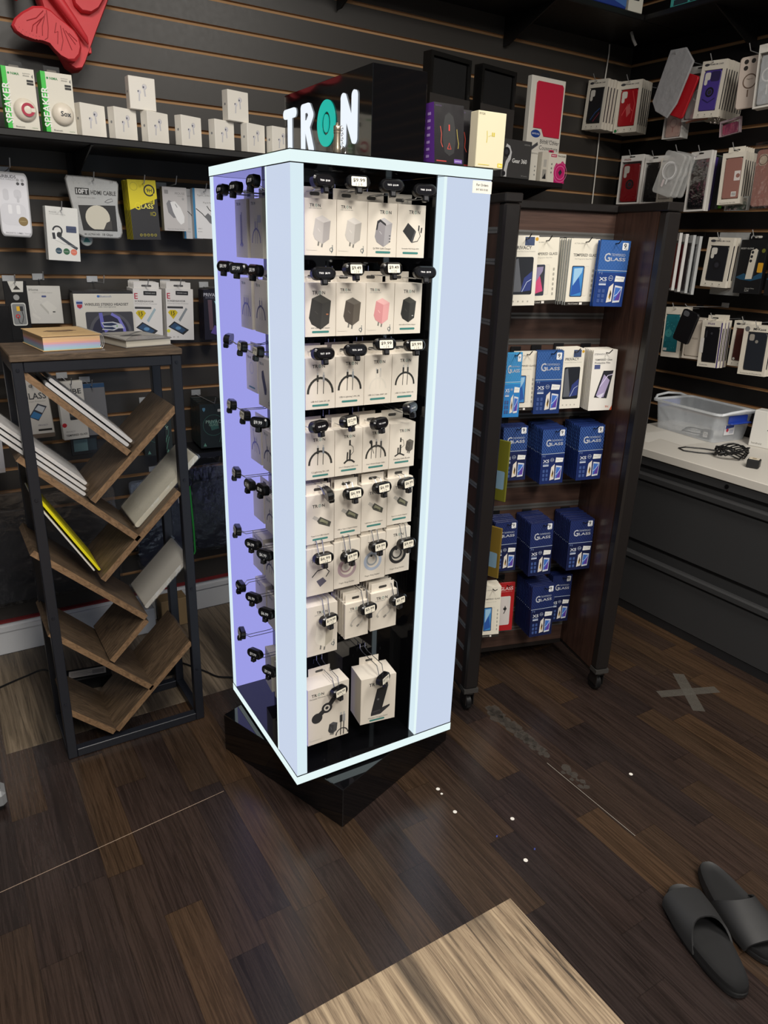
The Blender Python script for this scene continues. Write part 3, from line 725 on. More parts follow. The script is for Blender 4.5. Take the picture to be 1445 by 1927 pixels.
# ------------------------------------------------------------------ leaning bookshelf
rustic = wood('rustic_oak', ('33291f', '564636', '705d49'), (7, 55, 55), .5, 3.0)
edgew = wood('oak_edge', ('5a4430', '7d6145', '937557'), (40, 90, 90), .6)
steel = mat('1b1d24', 0.4, spec=0.5)
BX0, BX1, BY0, BY1, BZ = .165, .561, 1.872, 2.100, 1.135
bk = empty('tree_bookshelf', ((BX0 + BX1) / 2, (BY0 + BY1) / 2, .0012))
tag(bk, 'brown wood bookshelf with slanted zigzag shelves in a black metal frame', 'bookshelf')
def bkl(b): # world -> shelf-local
    return Matrix.Translation((-(BX0 + BX1) / 2, -(BY0 + BY1) / 2, 0))
T = bkl(0)
MB().cbox(BX0 - .003, BY0 - .004, BZ - .016, BX1 + .003, BY1 + .004, BZ, .002, rustic, T).build('top_board', bk)
for x in (BX0, BX1 - .025):
    for y in (BY0, BY1 - .025):
        b = MB().cbox(x, y, 0, x + .025, y + .025, BZ - .0165, .0015, steel, T)
        if y == BY0:
            for z in (1.1, .78, .45, .18):
                b.lathe([(.0045, 0), (.004, .002)], mat('2e3038', .3, .6), 10, T @ Matrix.Translation((x + .012, y, z)) @ Matrix.Rotation(PI / 2, 4, 'X'))
        b.build('leg', bk)
for y in (BY0, BY1 - .025):
    for z in (.0, BZ - .042):
        MB().cbox(BX0 + .0255, y, z + .0002, BX1 - .0255, y + .025, z + .0252, .0015, steel, T).build('rail', bk)
for x in (BX0, BX1 - .025):
    for z in (.0, BZ - .042):
        MB().cbox(x, BY0 + .0255, z + .0002, x + .025, BY1 - .0255, z + .0252, .0015, steel, T).build('rail', bk)
TH = .016
def plank(x0, z0, x1, z1, y0=BY0 + .004, y1=BY1 - .004, up=1):
    """slanted board; the line from (x0,z0) to (x1,z1) is the middle of its front edge"""
    L = math.hypot(x1 - x0, z1 - z0); a = math.atan2(z1 - z0, x1 - x0)
    o = MB()
    o.box(-L / 2, -(y1 - y0) / 2 + .0006, -TH / 2, L / 2, (y1 - y0) / 2, TH / 2, rustic)
    o.box(-L / 2, -(y1 - y0) / 2, -TH / 2, L / 2, -(y1 - y0) / 2 + .0006, TH / 2, edgew)
    ob = o.build('slanted_shelf', bk)
    ob.location = T @ Vector(((x0 + x1) / 2, (y0 + y1) / 2, (z0 + z1) / 2)); ob.rotation_euler = (0, -a, 0)
P = plank
k_ = .0085
P(.172, 1.106, .4095, .8715); P(.3085, .7545, .5400, .9805)
P(.1505, .8900, .4150, .6290); P(.3115, .5290, .5335, .7465)
P(.1505, .6420, .4140, .3880); P(.3105, .2765, .4150, .3790)
P(.1640, .4055, .4130, .1545); P(.3030, .0455, .5370, .2735)
P(.1820, .1530, .2960, .0430)

white_pad = mat('d9d7d6', .5)
clear = film('clear_film', 'f2f4f6', .13, .12)
def slab(name, label, cat, cx, cy, cz, ang, L, D, t, m, group=None, wrap=True, extra=None):
    """flat sleeve lying on a slanted shelf; ang = slope in degrees"""
    b = MB().prism(rrect(-L / 2, 0, L / 2, t, t * .45), -D / 2, D / 2, m)
    if extra: extra(b)
    o = b.build(name, smooth=True); tag(o, label, cat, group)
    o.location = (cx, cy, cz); o.rotation_euler = (0, R(-ang), 0)
    if wrap:
        MB().prism(rrect(-L / 2 - .005, -.0004, L / 2 + .005, t + .002, .004), -D / 2 - .004, D / 2 + .004, clear).build('plastic_wrap', o)
    return o
NRM = math.sqrt(.5)
def on_plank(x0, z0, x1, z1, s, lift):
    """point at share s along a board, lifted off its upper face"""
    L = math.hypot(x1 - x0, z1 - z0); nx, nz = -(z1 - z0) / L, (x1 - x0) / L
    return x0 + (x1 - x0) * s + nx * (TH / 2 + lift), z0 + (z1 - z0) * s + nz * (TH / 2 + lift)
G5 = 'white laptop sleeves on the bookshelf'
LU = .0016      # clearance over a board
for i in range(2):
    x, z = on_plank(.172, 1.106, .4095, .8715, .600, LU + i * .0135)
    slab('laptop_sleeve', ('white plastic-wrapped laptop sleeve lying on the topmost slanted shelf', 'upper of two wrapped white sleeves on the topmost slanted shelf')[i], 'laptop sleeve', x, 1.985, z + .0012, -44.6, .25, .185, .009, white_pad, G5)
for i in range(3):
    x, z = on_plank(.1505, .89, .415, .629, .146 - .022 * i, LU + i * .0125)
    slab('laptop_sleeve', ('bottom white sleeve of the three on the second slanted shelf', 'middle white sleeve of the three on the second slanted shelf', 'top white sleeve of the three on the second slanted shelf')[i], 'laptop sleeve', x, 1.986, z + .0012, -44.6, .275, .160, .0085, white_pad, G5)
x, z = on_plank(.3115, .529, .5335, .7465, .935, LU)
slab('laptop_sleeve', 'wide plastic-bagged off-white laptop sleeve sticking out of the rising shelf', 'laptop sleeve', x, 1.986, z + .0012, 44.4, .255, .160, .014, mat('c9c4b4', .5), None)
slab('laptop_sleeve', 'wrinkled grey-white sleeve with bagged edges in the lower nook', 'laptop sleeve', .4935, 1.986, .4665, 44, .188, .160, .012, mat('b9b5ad', .45), None)
slab('notebook', 'thin white notebook under the yellow one on the third slanted shelf', 'notebook', .2335, 1.9835, .6600, -61, .255, .155, .004, mat('d8d4c8', .5), None, False)
slab('notebook', 'bright yellow notebook leaning in the third slanted shelf', 'notebook', .2430, 1.9835, .6635, -61, .268, .155, .0065, mat('e8dc18', .45), None, False)

# books on top
def book(name, label, w_, d_, h_, cover, pages, loc, rz, side_art=None):
    o = empty(name, loc, R(rz)); tag(o, label, 'book')
    c = MB(); c.cbox(-w_ / 2, -d_ / 2, 0, w_ / 2, d_ / 2, .002, .0006, cover); c.cbox(-w_ / 2, -d_ / 2, h_ - .002, w_ / 2, d_ / 2, h_, .0006, cover)
    if side_art: side_art(c, h_)
    co = c.build('cover', o)
    p = MB(); n = len(pages); st = (h_ - .0044) / n
    for i, m in enumerate(pages): p.box(-w_ / 2 + .003, -d_ / 2 + .003, .0022 + i * st, w_ / 2 - .003, d_ / 2 - .003, .0022 + (i + 1) * st, m)
    p.build('pages', o)
    return o
kr_ = mat('c9a878', .7)
def note_art(c, h):
    M_ = Matrix.Translation((0, 0, h)) @ Matrix.Rotation(-PI / 2, 4, 'X')
    c.art([('e', .5, .5, .2, .1, '6d5238'), ('l', [(.26, .5), (.34, .58), (.5, .55), (.66, .58), (.74, .5)], .05, '6d5238'), ('r', .36, .46, .64, .54, '7d6040'), ('r', .3, .3, .8, .31, '8d6c48')], -.08, -.105, .16, .21, -.0002, M_)
bo = book('spiral_notebook', 'thick kraft notebook with pastel rainbow page edges on the bookshelf top', .140, .185, .036, kr_, [mat('9fc4cf'), mat('a9bdd4'), mat('b8aed0'), mat('d9a3a6'), mat('e0b08c'), mat('d8b084'), mat('d8b890')], (.2985, 2.0045, BZ + .0017), 7, note_art)
cc = MB()
for k in range(16):
    y = -.085 + k * .0113
    cc.tube([(.0690 + .009 * math.cos(a), y, .018 + .019 * math.sin(a)) for a in [2 * PI * i / 12 for i in range(12)]], .0009, mat('d8d8d8', .3, .7), 5, closed=True)
cc.build('spiral_binding', bo)
def mag_art(c, h):
    M_ = Matrix.Translation((0, 0, h)) @ Matrix.Rotation(-PI / 2, 4, 'X')
    c.art([('p', [(.05, .1), (.5, .5), (.95, .2), (.9, .9), (.2, .95)], 'a8a49e'), ('e', .45, .5, .22, .1, '3a3a3e'), ('l', [(.1, .8), (.5, .6), (.9, .85)], .06, '55555a')], -.07, -.1, .14, .2, -.0002, M_)
book('paperback', 'grey glossy-covered paperback lying on the bookshelf top beside the notebook', .130, .165, .020, mat('7a7672', .2), [mat('c9c2b2'), mat('b9b2a2')], (.4755, 2.000, BZ + .0017), 14, mag_art)

# things on the floor under and beside the bookshelf
ps = MB(); ps.cbox(-.075, -.035, 0.0012, .075, .035, .045, .003, mat('121214', .35))
ps.art([('r', .12, .2, .88, .8, 'c9c2ba'), ('r', .16, .3, .5, .34, '8a8480'), ('r', .16, .42, .6, .46, '8a8480'), ('r', .16, .55, .5, .59, '8a8480'), ('r', .6, .3, .84, .65, '9a9490')], -.075, -.035, .15, .07, -.0002, Matrix.Translation((0, 0, .0451)) @ Matrix.Rotation(-PI / 2, 4, 'X'))
o = ps.build('power_supply'); tag(o, 'black power brick with a white printed label on the floor under the bookshelf', 'power supply'); o.location = (.290, 2.236, 0); o.rotation_euler = (0, 0, R(-10))
cb = MB().cbox(-.035, -.03, .0012, .035, .03, .055, .003, mat('101012', .4)).build('power_supply'); tag(cb, 'small black block on the floor behind the lowest bookshelf nook', 'power supply'); cb.location = (.528, 2.180, 0)
def cable_obj(label, pts, r, m='0c0c0e'):
    # smooth the path
    P_ = [Vector(p) for p in pts]; out = []
    for i in range(len(P_) - 1):
        a = P_[max(i - 1, 0)]; b = P_[i]; c = P_[i + 1]; d = P_[min(i + 2, len(P_) - 1)]
        for k in range(6):
            t = k / 6
            out.append(0.5 * ((2 * b) + (c - a) * t + (2 * a - 5 * b + 4 * c - d) * t * t + (3 * b - a - 3 * c + d) * t ** 3))
    out.append(P_[-1])
    o = MB().tube(out, r, mat(m, .4), 8).build('power_cable', smooth=True); tag(o, label, 'cord'); return o
cable_obj('thin black cord on the floor running from the power brick out past the bookshelf', [(-.06, 2.30, .0065), (.035, 2.344, .0065), (.118, 2.375, .0065), (.177, 2.386, .0065), (.215, 2.30, .0065), (.213, 2.262, .01)], .003)
cable_obj('thin black cord on the floor running from behind the bookshelf to the kiosk', [(.566, 2.19, .01), (.589, 2.207, .0065), (.625, 2.150, .0065), (.650, 2.105, .0065), (.672, 2.062, .0065), (.717, 2.030, .0065), (.748, 1.99, .0065), (.765, 1.96, .0060), (.80, 1.86, .0035), (.81, 1.80, .0035)], .003)
lb = MB().cbox(-.05, -.035, .0012, .05, .035, .115, .002, mat('8a7250', .7)).build('cardboard_box'); tag(lb, 'brown cardboard box against the baseboard behind the bookshelf', 'box'); lb.location = (.655, 2.510, 0)
wb = MB().cbox(-.05, -.03, .0012, .05, .03, .1, .004, mat('b9bcbf', .5)).build('cardboard_box'); tag(wb, 'pale grey box on the floor behind the lower bookshelf nook', 'box'); wb.location = (.530, 2.500, 0)

# partial stand at the picture's edge
sd = empty('rolling_stand', (-.022, 1.76, 0)); tag(sd, 'dark metal stand with a grey rounded foot beside the bookshelf', 'stand')
MB().cbox(-.03, .0, .075, .012, .05, 1.0, .003, mat('14161c', .4)).build('post', sd)
MB().cbox(-.022, -.005, .05, .01, .045, .08, .006, mat('1a1b1e', .5)).build('foot_socket', sd)
MB().cbox(-.022, -.02, .014, .02, .04, .062, .010, mat('7c7d7f', .45)).build('grey_glide', sd, True)
MB().lathe([(.014, 0), (.016, .004), (.016, .015)], mat('0c0c0d', .6), 16, Matrix.Translation((-.002, .01, 0))).build('foot', sd)

# ------------------------------------------------------------------ slatted gondola on casters
GA = math.degrees(-0.2711); GX, GY = 1.2775, 1.4862
GM = Matrix.Translation((GX, GY, 0)) @ Matrix.Rotation(R(GA), 4, 'Z')
go = empty('slatwall_gondola', (GX, GY, 0), R(GA)); tag(go, 'dark brown H-shaped slatwall display rack on black casters beside the lit kiosk', 'display rack')
brown = wood('dark_walnut_laminate', ('2a1c18', '3d2a23', '4a342b'), (60, 60, 4), .28, 0.6)
brown2 = wood('dark_walnut_slats', ('3a2a24', '4a362e', '584238'), (5, 60, 90), .42, 0.6)
postm = mat('1d1a19', .33, spec=.5); alu = mat('8d8b88', .38, metal=.75)
GW, PW, PD, GD = .5217, .047, .036, .50
DEP = .240
c = MB(); c.box(.046, DEP, .08, GW - .046, DEP + .022, 1.511, brown2)
for k in range(18):
    z = .1465 + .0765 * k
    for y0, y1, s in ((DEP, DEP - .0016, -1), (DEP + .022, DEP + .0236, 1)):
        a, b_ = min(y0, y1), max(y0, y1)
        c.box(.0462, a, z - .0085, GW - .0462, b_, z - .003, alu); c.box(.0462, a, z + .003, GW - .0462, b_, z + .0085, alu)
        c.box(.0462, a + .0005, z - .003, GW - .0462, b_ - .0002, z + .003, mat('55534f', .5, .4))
c.build('center_panel', go)
for i, x in enumerate((0, GW - .047)):
    p = MB(); xi, xo = (x + .003, x + .0455) if i == 0 else (x + .0015, x + .044)
    p.box(xi, PD + .0005, .08, xo, GD, 1.511, brown)
    for k in range(18):
        z = .1465 + .0765 * k
        if i == 0: p.box(xi - .0016, PD + .001, z - .0075, xi, GD, z + .0075, alu); p.box(xi - .0019, PD + .001, z - .0015, xi - .0005, GD, z + .0015, mat('4a4845', .5))
        else: p.box(xo, PD + .001, z - .0075, xo + .0016, GD, z + .0075, alu)
    p.build('wing_panel', go)
    for y in (0, GD + .0005):
        q_ = MB(); q_.cbox(x, y, .092, x + PW, y + PD, 1.511, .006, postm); q_.box(x - .0006, y - .0006, .0764, x + PW + .0006, y + PD + .0006, .0915, mat('3a3836', .4))
        q_.build('post', go)
        w_ = empty('caster', (x + .0235, y + .018, 0), 0, go)
        b = MB(); b.lathe([(.018, .0705), (.018, .076)], postm, 14); b.box(-.014, -.012, .028, -.0115, .030, .0705, postm); b.box(.0115, -.012, .028, .014, .030, .0705, postm); b.box(-.014, -.012, .066, .014, .03, .0705, postm)
        b.build('caster_fork', w_)
        MB().lathe([(.008, -.0105), (.026, -.0105), (.029, -.007), (.029, .007), (.026, .0105), (.008, .0105)], mat('0d0d0e', .45), 20, Matrix.Translation((0, .016, .0295)) @ Matrix.Rotation(PI / 2, 4, 'Y')).build('wheel', w_, True)
    MB().cbox(x - .0015, -.0015, 1.5115, x + PW + .0015, GD + PD + .002, 1.534, .003, postm).build('top_cap', go)
    MB().box(x + .004, PD + .001, .0665, x + PW - .004, GD - .001, .0795, postm).build('bottom_rail', go)
MB().cbox(PW + .0018, DEP - .012, 1.5115, GW - PW - .0018, DEP + .034, 1.5335, .003, postm).build('top_cap', go)
MB().box(PW + .0002, DEP - .004, .0665, GW - PW - .0002, DEP + .026, .0795, postm).build('bottom_rail', go)

def hook(pos, yaw, length, label, group, col='111113', plate_col=None, rise=.012):
    """slatwall hook: pos on the panel face, running out along local -y"""
    o = empty('display_hook', pos, R(yaw)); tag(o, label, 'display hook', group)
    MB().cbox(-.017, -.0035, -.004, .017, -.0002, .016, .0008, mat(plate_col or '18181a', .35, .4 if plate_col else 0)).build('back_plate', o)
    MB().tube([(0, -.004, 0), (0, -length * .5, .001), (0, -length + .015, .004), (0, -length, rise + .004)], .0016, mat(col, .3, .7 if col > 'a' else 0), 6).build('prong', o)
    return o

# --- screen protectors on the gondola
navy = mat('16285c', .28, metal=.35); sky = mat('2f86c4', .25, metal=.35)
def glass_navy(base='16285c', lo='101d48', lc='3f66a8'):
    if base == '121f50': lc = '26366c'  # packs on the two lower rows: dimmer light is put into the ink
    ops = [('r', 0, .52, 1, 1, base), ('r', 0, 0, 1, .52, lo)]
    for i in range(-6, 9):       # quilted lattice
        a = i * .105
        ops.append(('l', [(max(0, a), .56 + (max(0, a) - a) * .62), (min(1, a + .68), .56 + (min(1, a + .68) - a) * .62)], .016, lc))
        b = a + .05
        ops.append(('l', [(max(0, b), .98 - (max(0, b) - b) * .62), (min(1, b + .68), .98 - (min(1, b + .68) - b) * .62)], .016, lc))
    ops += [('tb', 'G', .27, .745, .2, 'b9bcc4', .13), ('t', 'TEMPERED', .63, .785, .48, 'a8b0c0'), ('tb', 'LASS', .64, .72, .5, 'b9bcc4', .05),
            ('rr', .73, .86, .93, .97, .03, 'e4e6e8'), ('tb', '9', .82, .92, .09, '1c1c1e'), ('t', 'H', .87, .875, .05, '1c1c1e'),
            ('r', 0, .545, 1, .553, 'b8c4d4'), ('t', 'P E', .12, .51, .12, '7f95c4'),
            ('tb', 'XS', .22, .42, .26, 'd8dce4', .055), ('ring', .48, .435, .075, .062, 'aab4c8'), ('r', .43, .43, .53, .44, 'aab4c8'), ('r', .1, .35, .34, .36, '8ea0c8'), ('r', .1, .325, .34, .345, 'c8d0e0'), ('r', .1, .375, .34, .38, '8ea0c8'),
            ('p', [(.62, .385), (.94, .385), (.96, .46), (.64, .475)], 'e6e6e2'), ('t', 'iPhone 17 PM', .79, .43, .24, '555558')]
    for i in range(2):
        for j in range(3): ops.append(('rr', .1 + i * .14, .06 + j * .075, .19 + i * .14, .115 + j * .075, .015, '3d548c'))
    ops += [('p', [(.42, .06), (.46, .3), (.6, .36), (.6, .08)], 'ddd6cc'), ('p', [(.49, .15), (.53, .26), (.57, .2), (.54, .1)], '3b2c14'), ('p', [(.48, .14), (.5, .2), (.53, .12)], 'c9a04a'),
            ('p', [(.64, .06), (.66, .33), (.92, .31), (.88, .07)], 'cfd2da'), ('p', [(.66, .09), (.675, .3), (.9, .285), (.865, .1)], '3f6fc0'), ('p', [(.7, .1), (.8, .2), (.89, .25), (.865, .1)], '5b3f9c'), ('l', [(.68, .16), (.78, .2), (.88, .28)], .02, 'c8d4f0')]
    return ops
def glass_white(top, title, phone, wide=False):
    ops = [('r', 0, 0, 1, 1, 'e6e0d0'), ('t', top, .3, .93, .36, '55544f'), ('tb', title, .5 if wide else .54, .76, .84, '4a4a46'), ('t', 'Anti-Fingerprint Glass Film', .48, .70, .6, '96948c'),
           ('rr', .12, .13, .56, .6, .04, '2a3550'), ('rr', .15, .145, .53, .585, .03, phone[0]), ('p', [(.16, .15), (.52, .2), (.4, .42), (.2, .5)], phone[1]), ('p', [(.2, .3), (.48, .5), (.5, .57), (.2, .56)], phone[2]),
           ('rr', .58, .14, .72, .6, .03, 'd5d0c2'), ('r', .595, .15, .705, .59, 'e2dccd')]
    for j in range(6): ops.append(('rr', .84, .13 + j * .075, .9, .175 + j * .075, .02, 'a8a498'))
    ops += [('r', 0, 0, 1, .055, '2a2622'), ('t', 'Hard Coated', .28, .027, .34, 'd8d4cc'), ('r', .5, .01, .6, .045, 'e8e4dc')]
    return ops
def glass_priv(title, phone, corner='c99a2c'):
    return [('r', 0, 0, 1, 1, 'e2ddd0'), ('r', .5, .86, .85, .98, '3c4a6c'), ('e', .93, .95, .06, .06, corner), ('tb', title, .45, .83, .62, '3c3c40'), ('t', 'Tempered Glass Screen Protector', .5, .775, .8, '8a8880'),
            ('rr', .14, .16, .86, .7, .06, '1c2028'), ('p', [(.18, .2), (.5, .2), (.3, .68), (.18, .66)], '5c5f66'), ('p', [(.45, .2), (.82, .22), (.84, .5), (.55, .4)], phone), ('l', [(.5, .2), (.66, .34), (.82, .38)], .02, 'b8c4e0')] + [('e', .2 + i * .18, .06, .03, .03, 'b0aca0') for i in range(4)]
def gpack(label, c, yaw, roll, w_, h_, ops, body, n=0, step=.0105, blabel=None, d_=.0065, group='screen protectors on the brown rack', hk=True, name='screen_protector_pack'):
    o = MB(); o.cbox(-w_ / 2, -d_ / 2, 0, w_ / 2, d_ / 2, h_, .0015, body)
    o.art(ops, -w_ / 2, 0, w_, h_, -d_ / 2 - .0001)
    o = o.build(name); tag(o, label, 'screen protector', group); put(o, c, yaw, roll, h_, d_)
    if n: behind(o, step, n, yaw, blabel, group)
    return o
wcard = mat('dcd6c8', .55); edge_g = mat('aeb2ae', .4)
GL = GM.inverted()
def gh(c, h_, label):   # hook for a pack on the gondola
    p = GL @ Vector(c); z = c[2] + h_ / 2 - .012
    hook(GM @ Vector((p.x, DEP - .0002 - .0018, z)), GA, DEP - p.y + .028, label, 'hooks on the brown rack')
LVL = {1: 'top', 2: 'second', 3: 'third', 4: 'fourth', 5: 'lowest'}
gl = [
 (1, (1.4174, 1.5511, 1.3476), -17, 1.6, .080, .1813, glass_priv('PRIVACY', '2f3c78'), wcard, 0, 'white privacy glass pack with an orange phone, half behind the front post', 'post'),
 (1, (1.5075, 1.5676, 1.3473), -11, 2.4, .0918, .1773, glass_white('ACTION SERIES', 'TEMPERED GLASS', ('3a3a40', 'd0507c', '8f86a8')), edge_g, 6, 'white tempered glass pack with a pink and grey phone', 'pink phone'),
 (1, (1.6274, 1.5343, 1.3465), -9, .6, .0985, .1801, glass_white('ACTION SERIES', 'TEMPERED GLASS', ('3f86c8', '2b58a8', '9cc8e8')), edge_g, 5, 'white tempered glass pack with a blue wave phone', 'blue wave phone'),
 (1, (1.7024, 1.4927, 1.3453), -14.7, -.5, .0971, .1797, glass_navy('2a5a9c', '17387c'), mat('1d4688', .28, metal=.3), 1, 'shiny blue glass pack hung by the plain brown wing', 'wing'),
 (2, (1.4130, 1.5470, 1.037), -21, 1.6, .050, .1862, glass_navy('3a9ad0', '2a7cc0'), sky, 0, 'bright sky-blue glass pack, half hidden behind the front post', 'post'),
 (2, (1.4990, 1.5895, 1.0353), -24, 2.0, .068, .176, glass_white('ACTION', 'TEMPERED GLASS', ('3f86c8', '2b58a8', '9cc8e8')), edge_g, 1, 'white tempered glass pack squeezed between two blue packs', 'blue packs'),
 (2, (1.5604, 1.5529, 1.0335), -22, 1.6, .0823, .1874, glass_navy('24508c', '143068'), navy, 1, 'navy quilted glass pack beside the white privacy pack', 'privacy pack'),
 (2, (1.6339, 1.5325, 1.0432), -17.5, 1.6, .072, .1785, glass_priv('PRIVACY', '2f3c78'), wcard, 4, 'white privacy glass pack with a black folded phone', 'black phone'),
 (2, (1.7195, 1.4876, 1.0404), -22, 2, .0765, .1824, [('r', 0, 0, 1, 1, 'e4e0d8'), ('tb', 'STEPANDO', .27, .93, .44, '55545c'), ('tb', 'TEMPERED Glass', .45, .84, .72, '3c3c40'), ('tb', 'Protective Film', .42, .79, .64, '3c3c40'), ('r', .1, .69, .34, .76, '4a5480'),
   ('p', [(.2, .22), (.5, .66), (.92, .66), (.74, .2)], '24242c'), ('p', [(.28, .25), (.54, .6), (.8, .5), (.6, .22)], 'a89cc0'), ('p', [(.3, .24), (.5, .2), (.62, .3)], 'd8d4e4'), ('l', [(.4, .4), (.7, .58), (.9, .6)], .03, 'd8d0ec'), ('tb', '9H', .78, .06, .14, 'c0583c'), ('p', [(.9, 0), (1, 0), (1, .08)], 'c8502c')], wcard, 6, 'white protective film pack with a lilac phone, in front of its row', 'lilac phone'),
 (3, (1.4754, 1.5765, .8189), -20, 2.3, .0780, .1708, glass_navy(), navy, 4, 'navy glass pack hung beside the olive pack', 'olive pack'),
 (3, (1.5862, 1.525, .8102), -18, 2.3, .078, .1757, glass_navy('17306c', '10245c'), navy, 10, 'navy glass pack at the front of the middle stack', 'middle stack'),
 (3, (1.7115, 1.4902, .8149), -18, 2.2, .0846, .1752, glass_navy('17306c', '10245c'), navy, 9, 'navy glass pack fronting the stack by the plain wing', 'wing stack'),
 (4, (1.4753, 1.5765, .5109), -19, 2.5, .075, .171, glass_navy('121f50', '0e1840'), mat('111c48', .3, metal=.3), 6, 'shade-darkened navy glass pack hung beside the tan pack', 'tan pack'),
 (4, (1.5821, 1.5261, .5003), -17, 2.6, .0791, .1844, glass_navy('121f50', '0e1840'), mat('111c48', .3, metal=.3), 10, 'shade-darkened navy glass pack at the front of the middle stack', 'middle stack'),
 (4, (1.7199, 1.4878, .5025), -18, 1.6, .085, .1768, glass_navy('121f50', '0e1840'), mat('111c48', .3, metal=.3), 10, 'shade-darkened navy glass pack fronting the stack by the plain wing', 'wing stack'),
 (5, (1.4300, 1.5662, .2918), -22, 2, .062, .186, glass_white('ACTION', 'TEMPERED GLASS', ('3f86c8', '2b58a8', '9cc8e8')), wcard, 4, 'white tempered glass pack half behind the front post', 'post'),
 (5, (1.5261, 1.6039, .2696), -20, 1.4, .0600, .1814, [('r', 0, 0, 1, 1, 'a81c20'), ('tb', 'GLASS', .5, .88, .8, 'e0c8c4'), ('t', 'TEMPERED PROTECTOR', .5, .82, .7, 'd0a8a4'), ('rr', .1, .12, .8, .72, .08, 'cfc8c4'), ('e', .5, .46, .1, .1, '2a2a2c'), ('l', [(.44, .36), (.52, .42), (.5, .52)], .05, '2a2a2c')], mat('9a1a1e', .4), 0, 'red glass pack with a pale phone beside the white pack', 'red'),
 (5, (1.6129, 1.5176, .2731), -15.1, 2.4, .0831, .1893, glass_navy('121f50', '0e1840'), mat('111c48', .3, metal=.3), 10, 'shade-darkened navy glass pack at the front of the biggest stack', 'biggest stack'),
 (5, (1.7260, 1.5471, .2783), -18, .8, .072, .1786, glass_navy('121f50', '0e1840'), mat('111c48', .3, metal=.3), 3, 'shade-darkened navy glass pack set back behind the biggest stack', 'set-back stack'),
]
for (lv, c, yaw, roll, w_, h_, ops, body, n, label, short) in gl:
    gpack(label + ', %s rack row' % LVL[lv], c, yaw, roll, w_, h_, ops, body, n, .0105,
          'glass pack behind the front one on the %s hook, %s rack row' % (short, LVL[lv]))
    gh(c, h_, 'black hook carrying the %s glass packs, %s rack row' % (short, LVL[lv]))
gpack('olive green glass pack seen edge-on behind the front post, third row of the rack', (1.4090, 1.583, .775), -72, 0, .085, .19, [('rr', .1, .2, .9, .5, .05, '7fa0b8')], mat('6a6a22', .4), hk=False)
gpack('tan glass pack seen edge-on behind the front post, fourth row of the rack', (1.4060, 1.580, .51), -70, 0, .085, .17, [('rr', .1, .2, .9, .5, .05, '7fa0b8')], mat('7a6428', .4), hk=False)

# ------------------------------------------------------------------ long shelf on the back wall
shelf_m = mat('131212', .42, spec=.4)
SHZ = 1.655
sh = empty('wall_shelf', (.6, YB, SHZ)); tag(sh, 'long black wall shelf carrying white earbud boxes along the slatted wall', 'shelf')
MB().cbox(-1.6, -.300, -.020, 1.657, -.0006, -.0002, .003, shelf_m).build('shelf_board', sh)
for bx in (-.72, -.12, .48, 1.08, 1.6):
    b = MB(); b.box(bx - .0035, -.29, -.0205, bx + .0035, -.004, -.024, shelf_m)
    b.prism([(-.29, -.0205), (-.004, -.0205), (-.004, -.085), (-.06, -.085)], bx - .002, bx + .002, shelf_m, Matrix(((0, 1, 0, 0), (1, 0, 0, 0), (0, 0, 1, 0), (0, 0, 0, 1))))
    b.box(bx - .02, -.0035, -.1, bx + .02, -.0006, -.0205, shelf_m)
    b.build('bracket', sh)
ear_art = [('l', [(.36, .26), (.38, .5)], .055, 'c4c2c6'), ('e', .38, .54, .07, .07, 'cfcdd2'), ('e', .34, .56, .025, .03, '4a4a5a'), ('l', [(.6, .42), (.58, .62)], .06, 'c4c2c6'), ('e', .58, .7, .085, .085, 'cfcdd2'), ('e', .55, .7, .03, .035, '50505e'), ('ring', .59, .72, .085, .075, 'a8a6ae')]
eb_m = mat('e9e4da', .4)
def earbox(x1, z0, yaw, label, y=2.335):
    w_, h_, d_ = .0745, .0815, .030
    b = MB().cbox(-w_ / 2, -d_ / 2, 0, w_ / 2, d_ / 2, h_, .0012, eb_m)
    b.art(ear_art, -w_ / 2, 0, w_, h_, -d_ / 2 - .0001)
    b.art([('e', .5, .5, .12, .12, '8a8a8c')], -d_ / 2, h_ * .35, d_, .03, 0, Matrix.Translation((-w_ / 2 - .0002, 0, 0)) @ Matrix.Rotation(-PI / 2, 4, 'Z'))
    o = b.build('earbud_box'); tag(o, label, 'earbud box', 'white earbud boxes on the shelf')
    a = R(yaw)
    ex = max(math.cos(a) * sx * w_ / 2 - math.sin(a) * sy * d_ / 2 for sx in (-1, 1) for sy in (-1, 1))
    o.location = (x1 - ex, y, z0); o.rotation_euler = (0, 0, a)
Zs = SHZ + .0004; Z2 = Zs + .0822
for x1, z0, yw, lb_ in ((.531, Zs, 20, 'white earbud box beside the baseball speaker boxes'), (.617, Zs, 24, 'white earbud box under the near edge of the first raised box'), (.707, Zs, 24, 'white earbud box third along the shelf from the speaker boxes'),
                       (.805, Zs, 22, 'white earbud box standing alone between the two raised boxes'), (.907, Zs, 20, 'white earbud box fifth along the shelf, under the second raised box'), (1.008, Zs, 22, 'last white earbud box before the glowing sign'), (1.094, Zs, 16, 'white earbud box mostly hidden behind the glowing sign')):
    earbox(x1, z0, yw, lb_)
earbox(.671, Z2, 4, 'raised white earbud box stacked across the second and third boxes', 2.333)
earbox(.953, Z2, 14, 'raised white earbud box stacked on the fifth and sixth boxes', 2.333)
